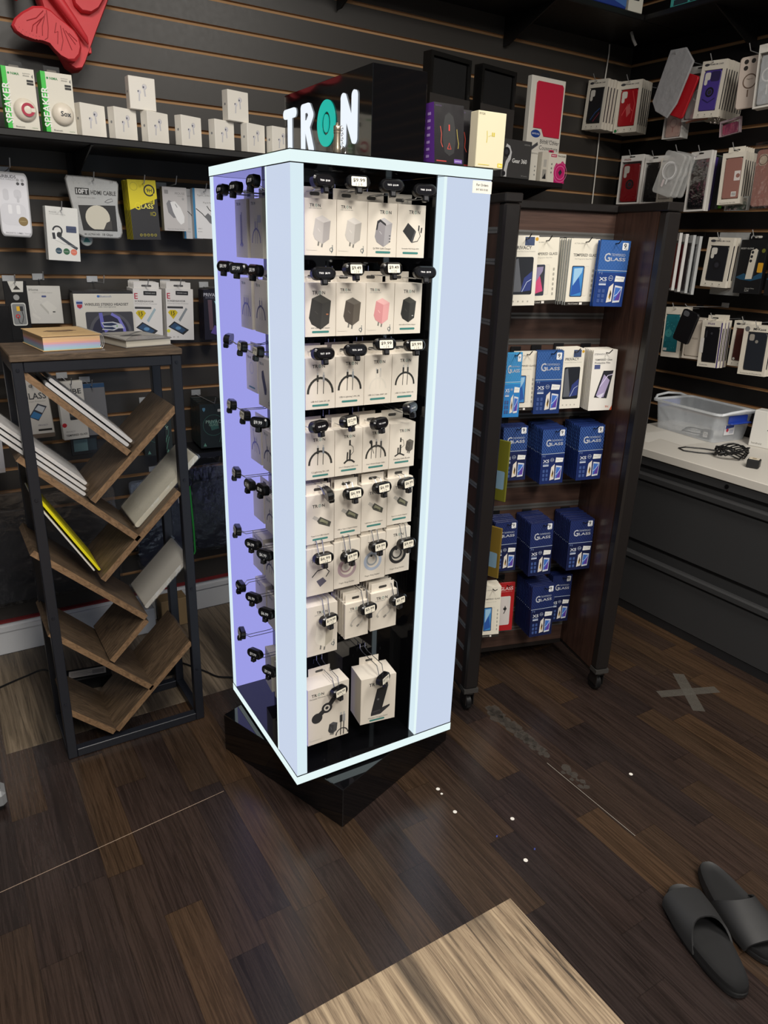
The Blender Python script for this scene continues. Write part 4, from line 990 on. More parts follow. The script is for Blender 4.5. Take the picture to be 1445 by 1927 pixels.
def ballbox(x, yaw, sp, label, mark):
    w_, h_, d_ = .0765, .143, .05
    b = MB(); b.box(-w_ / 2, -d_ / 2, 0, w_ / 2, d_ / 2, h_, mat('e2ddcf', .45))
    b.box(-w_ / 2 - .0006, -d_ / 2 - .0003, -.0002, -w_ / 2 + .0005, d_ / 2 + .0003, h_ + .0005, mat('38c244', .4))
    b.box(-w_ / 2, -d_ / 2 - .0004, 0, -w_ / 2 + .001, -d_ / 2, h_, mat('38c244', .4))
    b.art([('r', 0, 0, .14, 1, '40c84a'), ('e', .2, .9, .035, .035, '2a8a48'), ('tb', 'NiMA', .4, .9, .26, '2a8a48'), ('t', 'BLUETOOTH', .75, .92, .22, '5a5a5a'), ('t', 'SPEAKER', .74, .885, .2, '5a5a5a'), ('p', [(.9, .88), (.95, .92), (.95, .85)], '6a6a6a'),
           ('rr', .74, .79, .95, .825, .01, '1c1c1c'), ('rr', .74, .745, .95, .78, .01, '1c1c1c'), ('t', 'Bluetooth', .38, .05, .28, '4a4a4a'), ('t', 'made for', .84, .05, .18, '5a8a5a')], -w_ / 2, 0, w_, h_, -d_ / 2 - .0005)
    Ms = Matrix.Translation((-w_ / 2 + .0055, 0, h_ * .42)) @ Matrix.Rotation(-PI / 2, 4, 'Y')
    b.art([('tb', 'SPEAKER', .5, .5, .86, 'f0f0ea')], -.055, -.0045, .11, .009, -d_ / 2 - .0017, Ms)
    o = b.build('speaker_box'); tag(o, label, 'speaker box', 'baseball speaker boxes')
    s = MB(); n = 20
    s.lathe([(.0005, .0125), (.012, .012), (.021, .0085), (.027, .003), (.0275, 0)], mat('e6dccb', .35), 26, Matrix.Translation((.0065, -d_ / 2 - .0016, .047)) @ Matrix.Rotation(PI / 2, 4, 'X'))
    for sg in (-1, 1):
        for i in range(9):
            t = -.8 + 1.6 * i / 8
            px, pz = .0065 + sg * (.019 - .008 * (1 - t * t)), .047 + .021 * t
            rr_ = math.hypot(px - .0065, pz - .047); yo = .0125 * max(0, 1 - (rr_ / .0275) ** 2) + .0006
            s.box(px - .0022, -d_ / 2 - .0016 - yo - .0004, pz - .0004, px + .0022, -d_ / 2 - .0016 - yo, pz + .0004, mat('a83038', .5))
    so = s.build('baseball', o, True)
    m_ = MB().art(mark, -.016, -.016, .032, .032, 0); mo = m_.build('team_mark', so); mo.location = (.0115, -d_ / 2 - .0148, .047)
    if True:
        t = MB(); t.box(-.02, d_ / 2 - .001, h_, .02, d_ / 2, h_ + .022, mat('1c1c1e', .3)); t.art([('rr', .2, .3, .8, .6, .06, '6a655f')], -.02, h_, .04, .022, d_ / 2 - .0011); t.build('hang_tab', o)
    o.location = (x, 2.335, Zs); o.rotation_euler = (0, 0, R(yaw))
ballbox(.3165, 2, 0, 'white and green baseball speaker box with a red letter C on the ball', [('ring', .5, .5, .5, .3, 'b02040'), ('r', .72, .36, 1.05, .64, 'e6dccb')])
ballbox(.4085, 2, 0, 'white and green baseball speaker box with black script on the ball', [('tb', 'Sox', .5, .5, .8, '2a3038')])

# display frames, tablet cover and gadgets at the shelf's far end
def framed(x, y, w_, h_, yaw, label):
    o = empty('tablet_case_box', (x, y, Zs), R(yaw)); tag(o, label, 'tablet case box', 'black tablet case boxes')
    b = MB(); m_ = mat('151413', .25)
    b.box(-w_ / 2, -.02, 0, -w_ / 2 + .012, .02, h_, m_); b.box(w_ / 2 - .012, -.02, 0, w_ / 2, .02, h_, m_); b.box(-w_ / 2 + .012, -.02, h_ - .014, w_ / 2 - .012, .02, h_, m_); b.box(-w_ / 2 + .012, -.02, 0, w_ / 2 - .012, .02, .012, m_)
    b.build('carton_frame', o)
    MB().cbox(-w_ / 2 + .0125, -.010, .0125, w_ / 2 - .0125, .018, h_ - .0145, .004, mat('121213', .5)).build('tablet_case', o)
    s = MB().box(-w_ / 2 - .0006, -.0212, h_ * .22, w_ / 2 + .0006, -.0202, h_ * .66, mat('322f2d', .4))
    s.art([('r', .46, .78, .54, .86, '8a8784'), ('t', 'PLATINUM', .5, .66, .28, '6e6b68'), ('t', 'LEATHER FOLIO CASE FOR TABLET 9.7', .5, .36, .7, '5e5b58'), ('t', 'Protective', .5, .28, .3, '5e5b58')], -w_ / 2, h_ * .22, w_, h_ * .44, -.0213)
    s.build('belly_band', o)
framed(1.722, 2.370, .205, .375, 10, 'taller black framed tablet case box beside the glowing sign')
framed(1.955, 2.385, .195, .370, 10, 'black framed tablet case box behind the grey camera box')
pk = empty('tablet_cover_box', (2.230, 2.405, Zs), R(2)); tag(pk, 'white tablet cover box with a bright pink cover in its window', 'tablet cover box')
b = MB(); b.cbox(-.0925, -.012, 0, .0925, .012, .376, .0015, mat('ddd8ce', .45))
b.art([('e', .24, .475, .14, .075, '1b3f8c'), ('t', 'SAMSUNG', .24, .475, .22, 'e8e8ee'), ('t', 'GALAXY TAB S', .66, .42, .44, '6a6a6a'), ('t', 'Book Cover', .68, .41, .58, '3c3c3c'), ('t', 'Couverture', .66, .352, .56, '3c3c3c'), ('p', [(.04, .32), (.32, .40), (.34, .37), (.04, .28)], '55555a'), ('l', [(.05, .3), (.33, .385)], .015, '2a2a2c')], -.0925, 0, .185, .376, -.0122)
b.build('carton', pk)
MB().prism([(-.066, .198), (-.02, .198), (-.005, .172), (.082, .172), (.082, .352), (.074, .36), (-.058, .36), (-.066, .352)], -.0150, -.0124, mat('c4213f', .4), c=.001).build('pink_cover', pk)
MB().art([('rr', .1, .1, .9, .9, .1, '242426')], -.03, .376, .06, .022, .0115).build('hang_tab', pk)
gr = MB(); gr.cbox(-.073, -.036, 0, .073, .036, .130, .0015, mat('3b3a3a', .5))
gr.art([('tb', 'Gear 360', .60, .46, .52, 'e4e4e2'), ('t', 'SAMSUNG', .83, .9, .2, '9a9a98'), ('t', '360 camera', .8, .08, .22, '8a8a88'), ('l', [(.1, .82), (.2, .78), (.26, .66), (.24, .5), (.17, .4), (.13, .2), (.13, .02)], .1, 'c9c9ca'), ('e', .13, .66, .115, .115, '16161a'), ('e', .13, .66, .06, .06, '34343c'), ('e', .08, .1, .06, .06, '1c1c20')], -.073, 0, .146, .130, -.0362)
o = gr.build('camera_box'); tag(o, 'dark grey camera box with a round white camera printed on it', 'camera box'); o.location = (2.0030, 2.3220, Zs); o.rotation_euler = (0, 0, R(2))
sw = MB(); sw.cbox(-.02, -.015, 0, .02, .015, .105, .001, mat('dcd8cc', .5)); sw.art([('t', 'SAMSUNG', .5, .93, .8, '3a3a3a'), ('e', .7, .5, .08, .08, '8a8a88'), ('e', .7, .36, .08, .08, '8a8a88'), ('e', .7, .22, .08, .08, '8a8a88'), ('r', 0, 0, 1, .03, '1c2434')], -.02, 0, .04, .105, -.0152)
o = sw.build('gadget_box'); tag(o, 'narrow white gadget box between the camera box and the pink tracker box', 'gadget box'); o.location = (2.1210, 2.335, Zs)
tk = MB(); tk.cbox(-.062, -.018, 0, .062, .018, .106, .001, mat('dcd6c8', .5))
tk.art([('r', 0, 0, .28, 1, 'cfc8ba'), ('r', .08, .5, .2, .75, 'b0aca4'), ('rr', .06, .1, .22, .42, .02, '9a968e'), ('p', [(.06, .1), (.22, .1), (.18, .3)], '1c1c1e'), ('rr', .36, .86, .6, .96, .02, 'b81e50'), ('tb', 'SMART', .48, .91, .2, 'f0e4e4', .05), ('tb', 'TRACKER', .8, .91, .34, '3a3436', .055),
        ('p', [(.56, 0), (1, 0), (1, .66), (.86, .72), (.7, .64), (.6, .68), (.52, .5)], 'c01868'), ('ring', .8, .36, .2, .185, 'e88ab4'), ('ring', .8, .36, .28, .268, 'e88ab4'), ('p', [(.72, .36), (.8, .48), (.88, .38), (.8, .25)], '2a2a2e'), ('ring', .86, .68, .06, .035, 'c01868')] + [('e', .42, .62 - i * .14, .03, .03, '8a8680') for i in range(3)], -.062, 0, .124, .106, -.0182)
tk.art([('rr', .1, 0, .9, 1, .3, 'b81e50'), ('rr', .3, .4, .7, .7, .2, '3a2028')], -.005, .106, .035, .014, .0175)
o = tk.build('tracker_box'); tag(o, 'white tracker box with a bright pink bag print at the shelf end', 'tracker box'); o.location = (2.2160, 2.325, Zs); o.rotation_euler = (0, 0, R(-2))

# ------------------------------------------------------------------ things on the kiosk top
KT = 1.5619
purple = mat('5a2f86', .4)
def wedge(u, v, yaw, label, art, w_, h_, dB, dT, front, name, frontm):
    b = MB(); M_ = Matrix()
    vs = [(-w_ / 2, 0, 0), (w_ / 2, 0, 0), (w_ / 2, dB, 0), (-w_ / 2, dB, 0), (-w_ / 2, dB / 2 - dT / 2, h_), (w_ / 2, dB / 2 - dT / 2, h_), (w_ / 2, dB / 2 + dT / 2, h_), (-w_ / 2, dB / 2 + dT / 2, h_)]
    b.raw(vs, [(0, 1, 5, 4)], frontm); b.raw(vs, [(1, 2, 6, 5), (3, 0, 4, 7), (2, 3, 7, 6), (4, 5, 6, 7), (3, 2, 1, 0)], purple)
    tl = math.atan2(dB / 2 - dT / 2, h_); Ma = Matrix.Rotation(-tl, 4, 'X')
    b.art(art, -w_ / 2, 0, w_, h_ / math.cos(tl), -.0002, Ma)
    for i in range(7): b.box(-w_ / 2 - .0003, dB * .4, .012 + i * .013, -w_ / 2 + .001, dB * .6, .017 + i * .013, mat('a58bc4', .5))
    o = b.build(name); tag(o, label, 'mouse box', 'purple mouse boxes'); p = kw(u, v, KT); o.location = p; o.rotation_euler = (0, 0, R(KA + yaw)); return o
mouse_art = [('p', [(.3, .62), (.36, .8), (.5, .86), (.64, .8), (.7, .62), (.72, .4), (.66, .2), (.5, .14), (.34, .2), (.28, .4)], '121214'), ('l', [(.2, .62), (.24, .5), (.22, .36), (.28, .28)], .02, 'b0402c'), ('l', [(.76, .6), (.78, .48), (.82, .36), (.8, .28)], .02, '9a8a3c'), ('r', .48, .56, .52, .66, 'c03428'), ('l', [(.44, .26), (.5, .36), (.56, .26), (.44, .26)], .02, 'c03428'), ('r', .06, .04, .4, .06, 'a02c28'), ('rr', .66, .03, .94, .1, .02, '5c3a8c'), ('t', 'GAMING', .8, .065, .22, 'c8bcd8'), ('t', 'MEETION', .14, .95, .2, '55406c')]
wedge(.3620, .010, 0, 'purple gaming mouse box with a black glowing mouse printed on its front', mouse_art, .074, .1125, .055, .03, None, 'mouse_box', mat('1a181b', .3))
wedge(.4450, .040, -4, 'purple gaming mouse box tucked behind the cream box', mouse_art, .074, .1125, .055, .03, None, 'mouse_box', mat('1a181b', .3))
yb = MB(); yb.cbox(-.036, -.014, 0, .036, .014, .106, .001, mat('d8d0b2', .5)); yb.art([('t', 'RYGA', .14, .95, .2, '6a6a5a'), ('l', [(.34, .66), (.36, .55), (.35, .45)], .02, 'c4b43a'), ('l', [(.4, .56), (.5, .59)], .01, 'c4b43a'), ('r', .52, .57, .56, .64, 'c4b43a'), ('r', .58, .57, .62, .64, 'c4b43a'), ('r', .8, .03, .98, .1, 'd8c020'), ('tb', '2in1', .89, .065, .12, 'f4f0dc'), ('r', .1, .05, .5, .062, 'd8c860')], -.036, 0, .072, .106, -.0143)
o = yb.build('earphone_box'); tag(o, 'cream box with small yellow print at the corner of the kiosk top', 'earphone box'); o.location = kw(.4600, .016, KT); o.rotation_euler = (0, 0, R(KA - 2))
ft = empty('flashlight', kw(.1195, .045, KT), 0); tag(ft, 'small champagne metal keychain flashlight standing before the glowing sign letters', 'flashlight')
fm = mat('b5a994', .3, metal=.85)
b = MB(); b.lathe([(.0068, 0), (.0075, .001), (.0075, .012), (.0066, .016), (.0066, .038), (.0072, .0385), (.0072, .041), (.0066, .0415), (.0072, .043), (.0072, .05), (.006, .0515), (.003, .053), (.003, .0565)], fm, 20); b.build('barrel', ft, True)
b = MB()
for i in range(8): b.tube([(.010 + .0016 * math.cos(a) + (.0012 if i % 2 else 0), -.001 + (0 if i % 2 else .0016 * math.sin(a)), .05 - i * .0042 + .0026 * math.sin(a)) for a in [2 * PI * k / 8 for k in range(8)]], .0005, chrome, 5, closed=True)
b.build('chain', ft)
MB().tube([(.0135 + .0055 * math.cos(a), .001 * math.cos(a), .0085 + .008 * math.sin(a)) for a in [2 * PI * k / 16 for k in range(16)]], .001, chrome, 6, closed=True).build('split_ring', ft)

# ------------------------------------------------------------------ back wall merchandise
def bhook(x, z, length, label, col='c8cacc', plate='b9bbbd'):
    hook((x, YB - .0005, z), 0, length, label, 'hooks on the back wall', col, plate, .022)
# red butterfly bag
red = mat('dc3a42', .5)
bg = empty('butterfly_bag', (.45, YB - .12, 1.95)); tag(bg, 'red rubber bag shaped like a butterfly hanging high on the slatted wall', 'bag')
def Bp(l, y0, y1, c=0, name='wing', m=red):
    return MB().prism([(x - .45, z - 1.95) for x, z in l], y0, y1, m, c=c).build(name, bg, True)
Bp([(.40, 2.075), (.62, 2.075), (.603, 2.03), (.566, 1.955), (.522, 1.862), (.512, 1.846), (.494, 1.842), (.475, 1.852), (.44, 1.92)], .015, .075, .008, 'bag_body')
wing = [(.337, 1.924), (.343, 1.911), (.36, 1.901), (.385, 1.896), (.41, 1.896), (.428, 1.892), (.44, 1.878), (.456, 1.864), (.475, 1.857), (.492, 1.86), (.505, 1.875), (.511, 1.895), (.508, 1.917), (.497, 1.934), (.478, 1.948), (.455, 1.962), (.44, 1.974), (.42, 1.980), (.395, 1.976), (.365, 1.957), (.346, 1.94)]
wo = Bp(wing, -.012, .014, .006, 'wing')
v = MB()
def vein(l, r=.0011): v.tube([(x - .45, -.0125, z - 1.95) for x, z in l], r, mat('a8262e', .5), 5)
for l in ([(.428, 1.97), (.428, 1.93), (.424, 1.906), (.416, 1.9)], [(.424, 1.962), (.413, 1.93), (.411, 1.909)], [(.42, 1.955), (.4, 1.93), (.397, 1.912)], [(.415, 1.95), (.39, 1.93), (.385, 1.914)], [(.42, 1.968), (.4, 1.948), (.375, 1.938)],
          [(.45, 1.945), (.443, 1.92), (.452, 1.925), (.448, 1.895)], [(.46, 1.94), (.463, 1.905), (.455, 1.88)], [(.466, 1.935), (.478, 1.9), (.484, 1.885)], [(.472, 1.93), (.495, 1.9)], [(.48, 1.925), (.5, 1.908)]): vein(l)
for i in range(16):
    t = i / 15; x, z = .347 + .06 * t, 1.925 - .02 * math.sin(PI * t * .6) - .008 * (i % 2)
    v.lathe([(.0013, 0), (.001, .001)], mat('a8262e', .5), 8, Matrix.Translation((x - .45, -.0115, z - 1.95)) @ Matrix.Rotation(PI / 2, 4, 'X'))
v.build('wing_pattern', bg)
Bp([(.50, 2.075), (.498, 2.03), (.505, 2.0), (.522, 1.985), (.548, 1.985), (.57, 2.0), (.59, 2.03), (.6, 2.075)], -.006, .014, .006, 'wing')
Bp([(.345, 2.07), (.347, 1.995), (.352, 1.986), (.36, 1.985), (.368, 1.992), (.372, 2.07)], -.004, .012, .004, 'wing')
b = MB(); b.tube([(-.03, -.006, .105), (-.01, -.012, .075), (.015, -.015, .045), (.045, -.012, .008), (.075, -.006, -.03), (.082, 0, -.042)], [.012, .0135, .013, .0105, .007, .002], red, 12); b.build('butterfly_body', bg, True)
for x, z in ((.566, 1.985), (.532, 1.895)): MB().cbox(x - .45, .02, z - 1.955, x - .438, .06, z - 1.938, .002, red).build('strap_lug', bg)
bhook(.47, 1.9 + .12, .032, 'chrome hook behind the red butterfly bag')

W = 'packs on the back wall'
wpl = mat('dcdcd8', .45)
def wpack(name, label, cat, c, yaw, roll, w_, h_, d_, ops, body, outline=None, group=W, hookz=None, hlabel=None, n=0, step=.013, bl=None):
    b = MB()
    if outline: b.prism([(a * w_ - w_ / 2, q * h_) for a, q in outline], -d_ / 2, d_ / 2, body, c=min(d_ * .3, .003))
    else: b.cbox(-w_ / 2, -d_ / 2, 0, w_ / 2, d_ / 2, h_, .001, body)
    b.art(ops, -w_ / 2, 0, w_, h_, -d_ / 2 - .0002)
    o = b.build(name); tag(o, label, cat, group); put(o, c, yaw, roll, h_, d_)
    if n: behind(o, step, n, yaw, bl, group)
    if hlabel: bhook(c[0], hookz or c[2] + h_ / 2 - .012, YB - c[1] + .035, hlabel)
    return o
RRO = [(a, b) for a, b in rrect(0, 0, 1, 1, .12, 5)]
o = wpack('earbuds_pack', 'white rounded blister pack of wireless earbuds at the picture edge', 'earbuds pack', (.2818, 2.4353, 1.4748), -4, -1.6, .0809, .1698, .022,
      [('rr', .05, .04, .95, .96, .1, 'e4e4ea'), ('tb', 'AIRBUDS', .36, .93, .56, '4a4a52'), ('t', 'TRUE WIRELESS', .36, .885, .5, '8a8a92')] + [('e', .68 + .15 * i, .885 - j * .055 * 1.0, .05, .05, ('b0b0b4', '4a4a4e')[j]) for i in range(2) for j in range(2)] +
      [('rr', .18, .56, .36, .74, .09, 'd2d2d8'), ('rr', .52, .6, .76, .74, .1, 'd2d2d8'), ('rr', .6, .54, .68, .64, .03, 'cacad0'), ('rr', .06, .18, .86, .52, .2, 'dcdce2'), ('rr', .3, .36, .42, .5, .04, 'f0f0f4'), ('rr', .56, .36, .68, .5, .04, 'f0f0f4'), ('e', .74, .25, .15, .15, '8a7448'), ('t', 'WARRANTY', .74, .25, .2, 'd8c898'), ('t', 'MAGNETIC CASE', .4, .06, .5, '6a6a72'), ('t', 'BASS  TOUCH', .76, .06, .36, '6a6a72')], mat('c9c9cc', .2), RRO, hlabel='chrome hook carrying the rounded earbuds pack', hookz=1.567)
wpack('headset_box', 'white box picturing a black ear-hook headset and three coloured dots', 'headset box', (.3995, 2.4153, 1.4012), 0, -2.6, .088, .1475, .022,
      [('t', 'Bluetooth', .22, .9, .22, '6a6a6a'), ('t', 'Wireless headset for driving', .36, .86, .5, 'a0a0a0'), ('ring', .33, .56, .16, .11, '2a2c32'), ('r', .15, .38, .33, .56, 'e6e6e4'), ('l', [(.2, .52), (.22, .4)], .09, '2a2c32'), ('l', [(.32, .48), (.5, .4), (.7, .32), (.92, .24)], .09, '3a4048'), ('e', .38, .49, .08, .08, '222428'), ('l', [(.12, .42), (.5, .32), (.9, .28)], .01, 'a8a8a8'),
       ('rr', .6, .54, .92, .66, .02, '3c4866'), ('r', .6, .6, .92, .61, '222a44'), ('e', .33, .185, .1, .1, '2c4a5c'), ('e', .57, .18, .1, .1, '2e6240'), ('e', .8, .175, .1, .1, 'd8745c')] + [('t', 'Headset', .33 + .235 * i, .18, .14, 'd0d0cc') for i in range(3)], wpl, hlabel='chrome hook carrying the ear-hook headset boxes', n=1, step=.026, bl='white ear-hook headset box behind the front one')
bag_o = [(.03, 1), (.5, .995), (.97, .95), (1, .9), (.955, .55), (.96, .44), (1.0, .25), (1, .1), (.96, .02), (.9, 0), (.25, .0), (.13, .06), (.1, .2), (.1, .4), (.06, .6), (.02, .82), (0, .95)]
wpack('cable_bag', 'silver zip bag with a see-through window, holding a ten-foot cable', 'cable bag', (.4996, 2.4353, 1.4787), -2.7, 0, .148, .1695, .022,
      [('r', .16, .7, .42, .81, '1c1c1c'), ('tb', '10FT', .29, .755, .22, 'd8d8d8', .08), ('tb', 'HDMI CABLE', .69, .745, .48, '2a2a2a', .07), ('t', 'GOLD PLATED HIGH SPEED', .36, .655, .34, '6a6a6a'), ('l', [(.7, .6), (.76, .64), (.84, .66), (.86, .62), (.76, .59), (.7, .6)], .01, '5a5a5a'), ('p', [(.19, .53), (.9, .55), (.9, .12), (.24, .12)], '141416'), ('e', .54, .335, .235, .235, 'c9c4b4'), ('p', [(.62, .12), (.8, .14), (.8, .3), (.7, .26)], '3a3836'), ('r', .3, .125, .78, .145, '141416'), ('tb', '4K ULTRA HD', .4, .06, .3, '4a4a4a'), ('tb', '18 Gbps', .7, .055, .2, '4a4a4a'), ('t', '2.0', .86, .93, .06, '4a4a4a')], mat('b4b4b2', .28, metal=.3), bag_o, hlabel='chrome hook carrying the silver cable bag', hookz=1.548)
MB_ = wpack('round_pack', 'round pale pack with a teal triangle hanging behind the silver cable bag', 'accessory pack', (.474, 2.47, 1.388), 0, 0, .036, .036, .004, [('e', .5, .5, .42, .42, 'b8c4c2'), ('p', [(.2, .3), (.8, .3), (.5, .8)], '3f8a84')], mat('a8aaa8'), [(.5 + .5 * math.cos(2 * PI * i / 20), .5 + .5 * math.sin(2 * PI * i / 20)) for i in range(20)])
yel = [('p', [(0, 1), (1, 1), (1, .55), (.8, .62), (.0, .5)], 'd8c818'), ('r', 0, 0, 1, .5, '26262a'), ('p', [(0, .5), (1, .7), (1, .48), (0, .4)], '26262a'), ('ring', .74, .83, .2, .15, '1c1c1e'), ('tb', '9H', .74, .83, .2, '1c1c1e'), ('l', [(.9, .78), (.86, .6)], .05, 'd8c818'), ('tb', 'G', .27, .57, .2, 'e0d020', .13), ('tb', 'TEMPERED', .62, .64, .42, 'e0d020', .045), ('tb', 'LASS', .62, .565, .44, 'e8dc60', .08), ('t', 'PREMIUM PROTECTION', .62, .5, .5, '1c1c1e'), ('ring', .84, .44, .07, .05, 'b0a428'), ('r', .7, .41, .8, .47, '6a6420'), ('ring', .2, .89, .14, .12, 'b4a81c')] + [('ring', .3 + .13 * i, .08, .045, .03, 'b0a428') for i in range(5)]
wpack('screen_protector_pack', 'yellow and black tempered glass pack at the front of its chunky stack', 'screen protector', (.645, 2.4353, 1.4791), 0, 1.6, .085, .1703, .012, yel, mat('d2c41a', .4), None, hlabel='chrome hook carrying the yellow and black glass packs', n=4, step=.016, bl='yellow and black glass pack behind the front one of its stack', hookz=1.55)
wpack('mouse_box', 'grey box picturing a white wireless mouse', 'mouse box', (.745, 2.4453, 1.487), -3, 0, .0754, .128, .035, [('r', 0, 0, 1, 1, 'b9b6b6'), ('t', 'MOUSE', .72, .86, .4, '6a6a6a'), ('t', 'WIRELESS', .74, .8, .26, '8a8a8a'), ('rr', .08, .84, .24, .93, .02, '8a8888'), ('e', .84, .74, .05, .05, '9a9a9a'), ('p', [(.14, .62), (.24, .7), (.42, .66), (.6, .42), (.62, .3), (.4, .3), (.2, .42)], '77777c'), ('p', [(.3, .66), (.5, .68), (.72, .54), (.86, .34), (.84, .2), (.7, .15), (.56, .24), (.4, .44)], 'dededf'), ('l', [(.5, .62), (.58, .54)], .03, '8a8a8e'), ('t', 'Ergonomic Design Full Size', .48, .04, .7, '77777c')], mat('a8a5a5'), hlabel='chrome hook carrying the grey wireless mouse box', hookz=1.555)

bl_ops = [('r', 0, 0, .1, 1, '2478a8'), ('r', .1, 0, 1, 1, 'd6d6d8'), ('t', 'Type-C 3-IN-1', .5, .86, .6, '6a6a6a'), ('t', 'Plug & Play', .66, .72, .4, '6a6a6a'), ('l', [(.12, .6), (.4, .5), (.56, .42)], .035, '2a2a2c'), ('p', [(.5, .45), (.66, .52), (.95, .4), (.92, .28), (.72, .32)], '6a6c70'), ('l', [(.62, .66), (.74, .58), (.9, .54)], .035, '3a3a3c'), ('t', 'USB-C', .26, .2, .2, '6a6a6a'), ('t', '4K 60Hz', .26, .14, .2, '6a6a6a')]
wpack('adapter_box', 'white adapter box with a blue spine beside the glowing kiosk', 'adapter box', (.8425, 2.4553, 1.478), -1, 0, .072, .150, .02, bl_ops, mat('d2d2d4'), hlabel='chrome hook carrying the blue-spined adapter boxes', n=0)
o = wpack('adapter_box', 'white adapter box with a blue spine, hung next to the grey mouse box', 'adapter box', (.812, 2.485, 1.476), -1, 0, .060, .150, .02, bl_ops, mat('d2d2d4'))
# second row
o = wpack('earphone_pack', 'black carded sports earphones with a clear window showing a yellow plug', 'earphone pack', (.2544, 2.4353, 1.1845), 0, 0, .062, .168, .008, [('p', [(.2, 1), (.88, 1), (.82, .82), (.34, .82)], 'c9c7c0'), ('p', [(.4, .86), (.56, .93), (.72, .86)], '2a2622'), ('e', .5, .73, .13, .13, '8f8f8f'), ('rr', .22, .25, .85, .64, .1, 'b9bab6'), ('rr', .26, .27, .81, .62, .08, '77797a'), ('r', .44, .5, .58, .58, 'd8a820'), ('r', .58, .5, .72, .58, '26262a'), ('ring', .46, .41, .1, .05, 'b02830'), ('l', [(.46, .4), (.5, .3), (.62, .28)], .03, '1c1c1e'), ('l', [(.66, .5), (.7, .4), (.62, .3)], .03, '1c1c1e')], mat('121214', .3), hlabel='black hook carrying the carded sports earphones', hookz=1.262)
o = wpack('earphone_pack', 'black pack with a red and white shield badge behind the spiral notebook', 'earphone pack', (.1930, 2.42, 1.105), 0, 0, .072, .19, .03, [('rr', .7, .22, .88, .32, .04, 'c8c8d0'), ('p', [(.72, .3), (.86, .3), (.79, .22)], 'a83038'), ('tb', 'A', .86, .12, .1, 'c03038')], mat('0e0e10', .3))
wpack('adapter_box', 'pale grey box picturing a white adapter on a short cable', 'adapter box', (.3394, 2.5053, 1.1953), -8, 0, .094, .112, .016, [('t', 'iHome', .2, .9, .28, '3a3a3c'), ('t', 'USB-C to HDMI adapter', .46, .82, .6, 'a0a09c'), ('rr', .42, .7, .56, .75, .02, '4a5484'), ('l', [(.2, .3), (.1, .5), (.2, .66), (.42, .6)], .03, 'cfcdc8'), ('p', [(.34, .5), (.58, .62), (.84, .42), (.66, .24), (.58, .24)], 'd0cec8'), ('p', [(.34, .5), (.58, .24), (.58, .32), (.38, .54)], 'b4b2ac'), ('l', [(.08, .26), (.3, .12)], .09, 'd0cec8'), ('r', .7, .3, .78, .33, '3a3a3c')], mat('c9c7c2'), hlabel='black hook above the pale grey adapter box', hookz=1.268)
nfl = [('r', 0, 0, 1, 1, 'd4d0c6'), ('t', 'Bluetooth', .53, .91, .2, '3a5a8a'), ('e', .41, .91, .022, .022, '3a6ab0'), ('p', [(.03, .82), (.06, .84), (.1, .83), (.14, .84), (.15, .82), (.14, .7), (.09, .66), (.04, .7)], 'b8c0d4'), ('p', [(.04, .81), (.14, .81), (.14, .77), (.04, .77)], '28407c'), ('p', [(.045, .76), (.135, .76), (.13, .71), (.09, .68), (.05, .71)], 'a83040'),
       ('tb', 'WIRELESS STEREO HEADSET', .54, .76, .74, '2a2a2e', .05), ('t', 'with microphone', .54, .71, .3, '6a6a6a'), ('rr', .17, .06, .97, .62, .03, '3c3c44'), ('e', .57, .22, .36, .36, '55555c'), ('e', .57, .22, .31, .31, '26263c'), ('l', [(.42, .6), (.44, .36), (.5, .24)], .06, '6a6ac0'), ('l', [(.6, .58), (.72, .5), (.8, .3), (.82, .1)], .05, '7a78cc'),
       ('p', [(.42, .42), (.62, .43), (.76, .38), (.8, .3), (.7, .3), (.62, .26), (.42, .28), (.46, .33)], 'c4c8d0'), ('p', [(.44, .4), (.6, .41), (.7, .38), (.58, .35), (.46, .36)], '1c2c50'), ('p', [(.46, .33), (.6, .33), (.66, .3), (.6, .28), (.44, .3)], '1c2c50'), ('e', .68, .345, .012, .012, '6ab03c'), ('r', .0, .96, 1, 1, '1c1c20')]
wpack('headset_box', 'white headset box with a bird-head emblem at the front of its stack', 'headset box', (.4994, 2.4353, 1.1590), -4, 0, .176, .160, .02, nfl, mat('2a2a2c', .4), n=4, step=.0228, bl='headset box behind the bird-head one, seen by its dark edge', hlabel='chrome hook carrying the headset boxes', hookz=1.262)
scr = lambda q: [('r', 0, 0, 1, 1, 'dedbd8'), ('rr', .36, .88, .82, .96, .02, '1e1e20'), ('t', 'TEMPERED GLASS', .59, .92, .36, 'c8c8c8'), ('tb', 'E', .1, .86, .12, 'b03048'), ('tb', 'SCREENSAVIOR', .38, .765, .66, '3a3a3c', .035), ('t', 'Universal Screen Protector', .44, .72, .78, '8a8a8a'), ('rr', .04, .62, .62, .66, .02, '3a3a3c'),
       ('p', [(.06, .54), (.14, .59), (.34, .59), (.42, .54), (.25, .41)], 'd0b818'), ('tb', '15', .24, .53, .14, '26260e'), ('t', 'min', .24, .48, .1, '26260e'), ('p', [(.44, .4), (.72, .64), (.78, .61), (.5, .36)], '8a9094' if q else 'a0b4bc'), ('p', [(.05, .26), (.28, .37), (.82, .2), (.6, .1)], '26282c'), ('p', [(.12, .26), (.3, .34), (.7, .2), (.56, .14)], '2c4a6c'), ('e', .42, .235, .1, .06, '5a8ab4')] + ([('e', .06, .18, .06, .06, 'd8d430')] + [('e', .1 + .15 * i, .06, .03, .03, 'b8b4b0') for i in range(3)] if q else [])
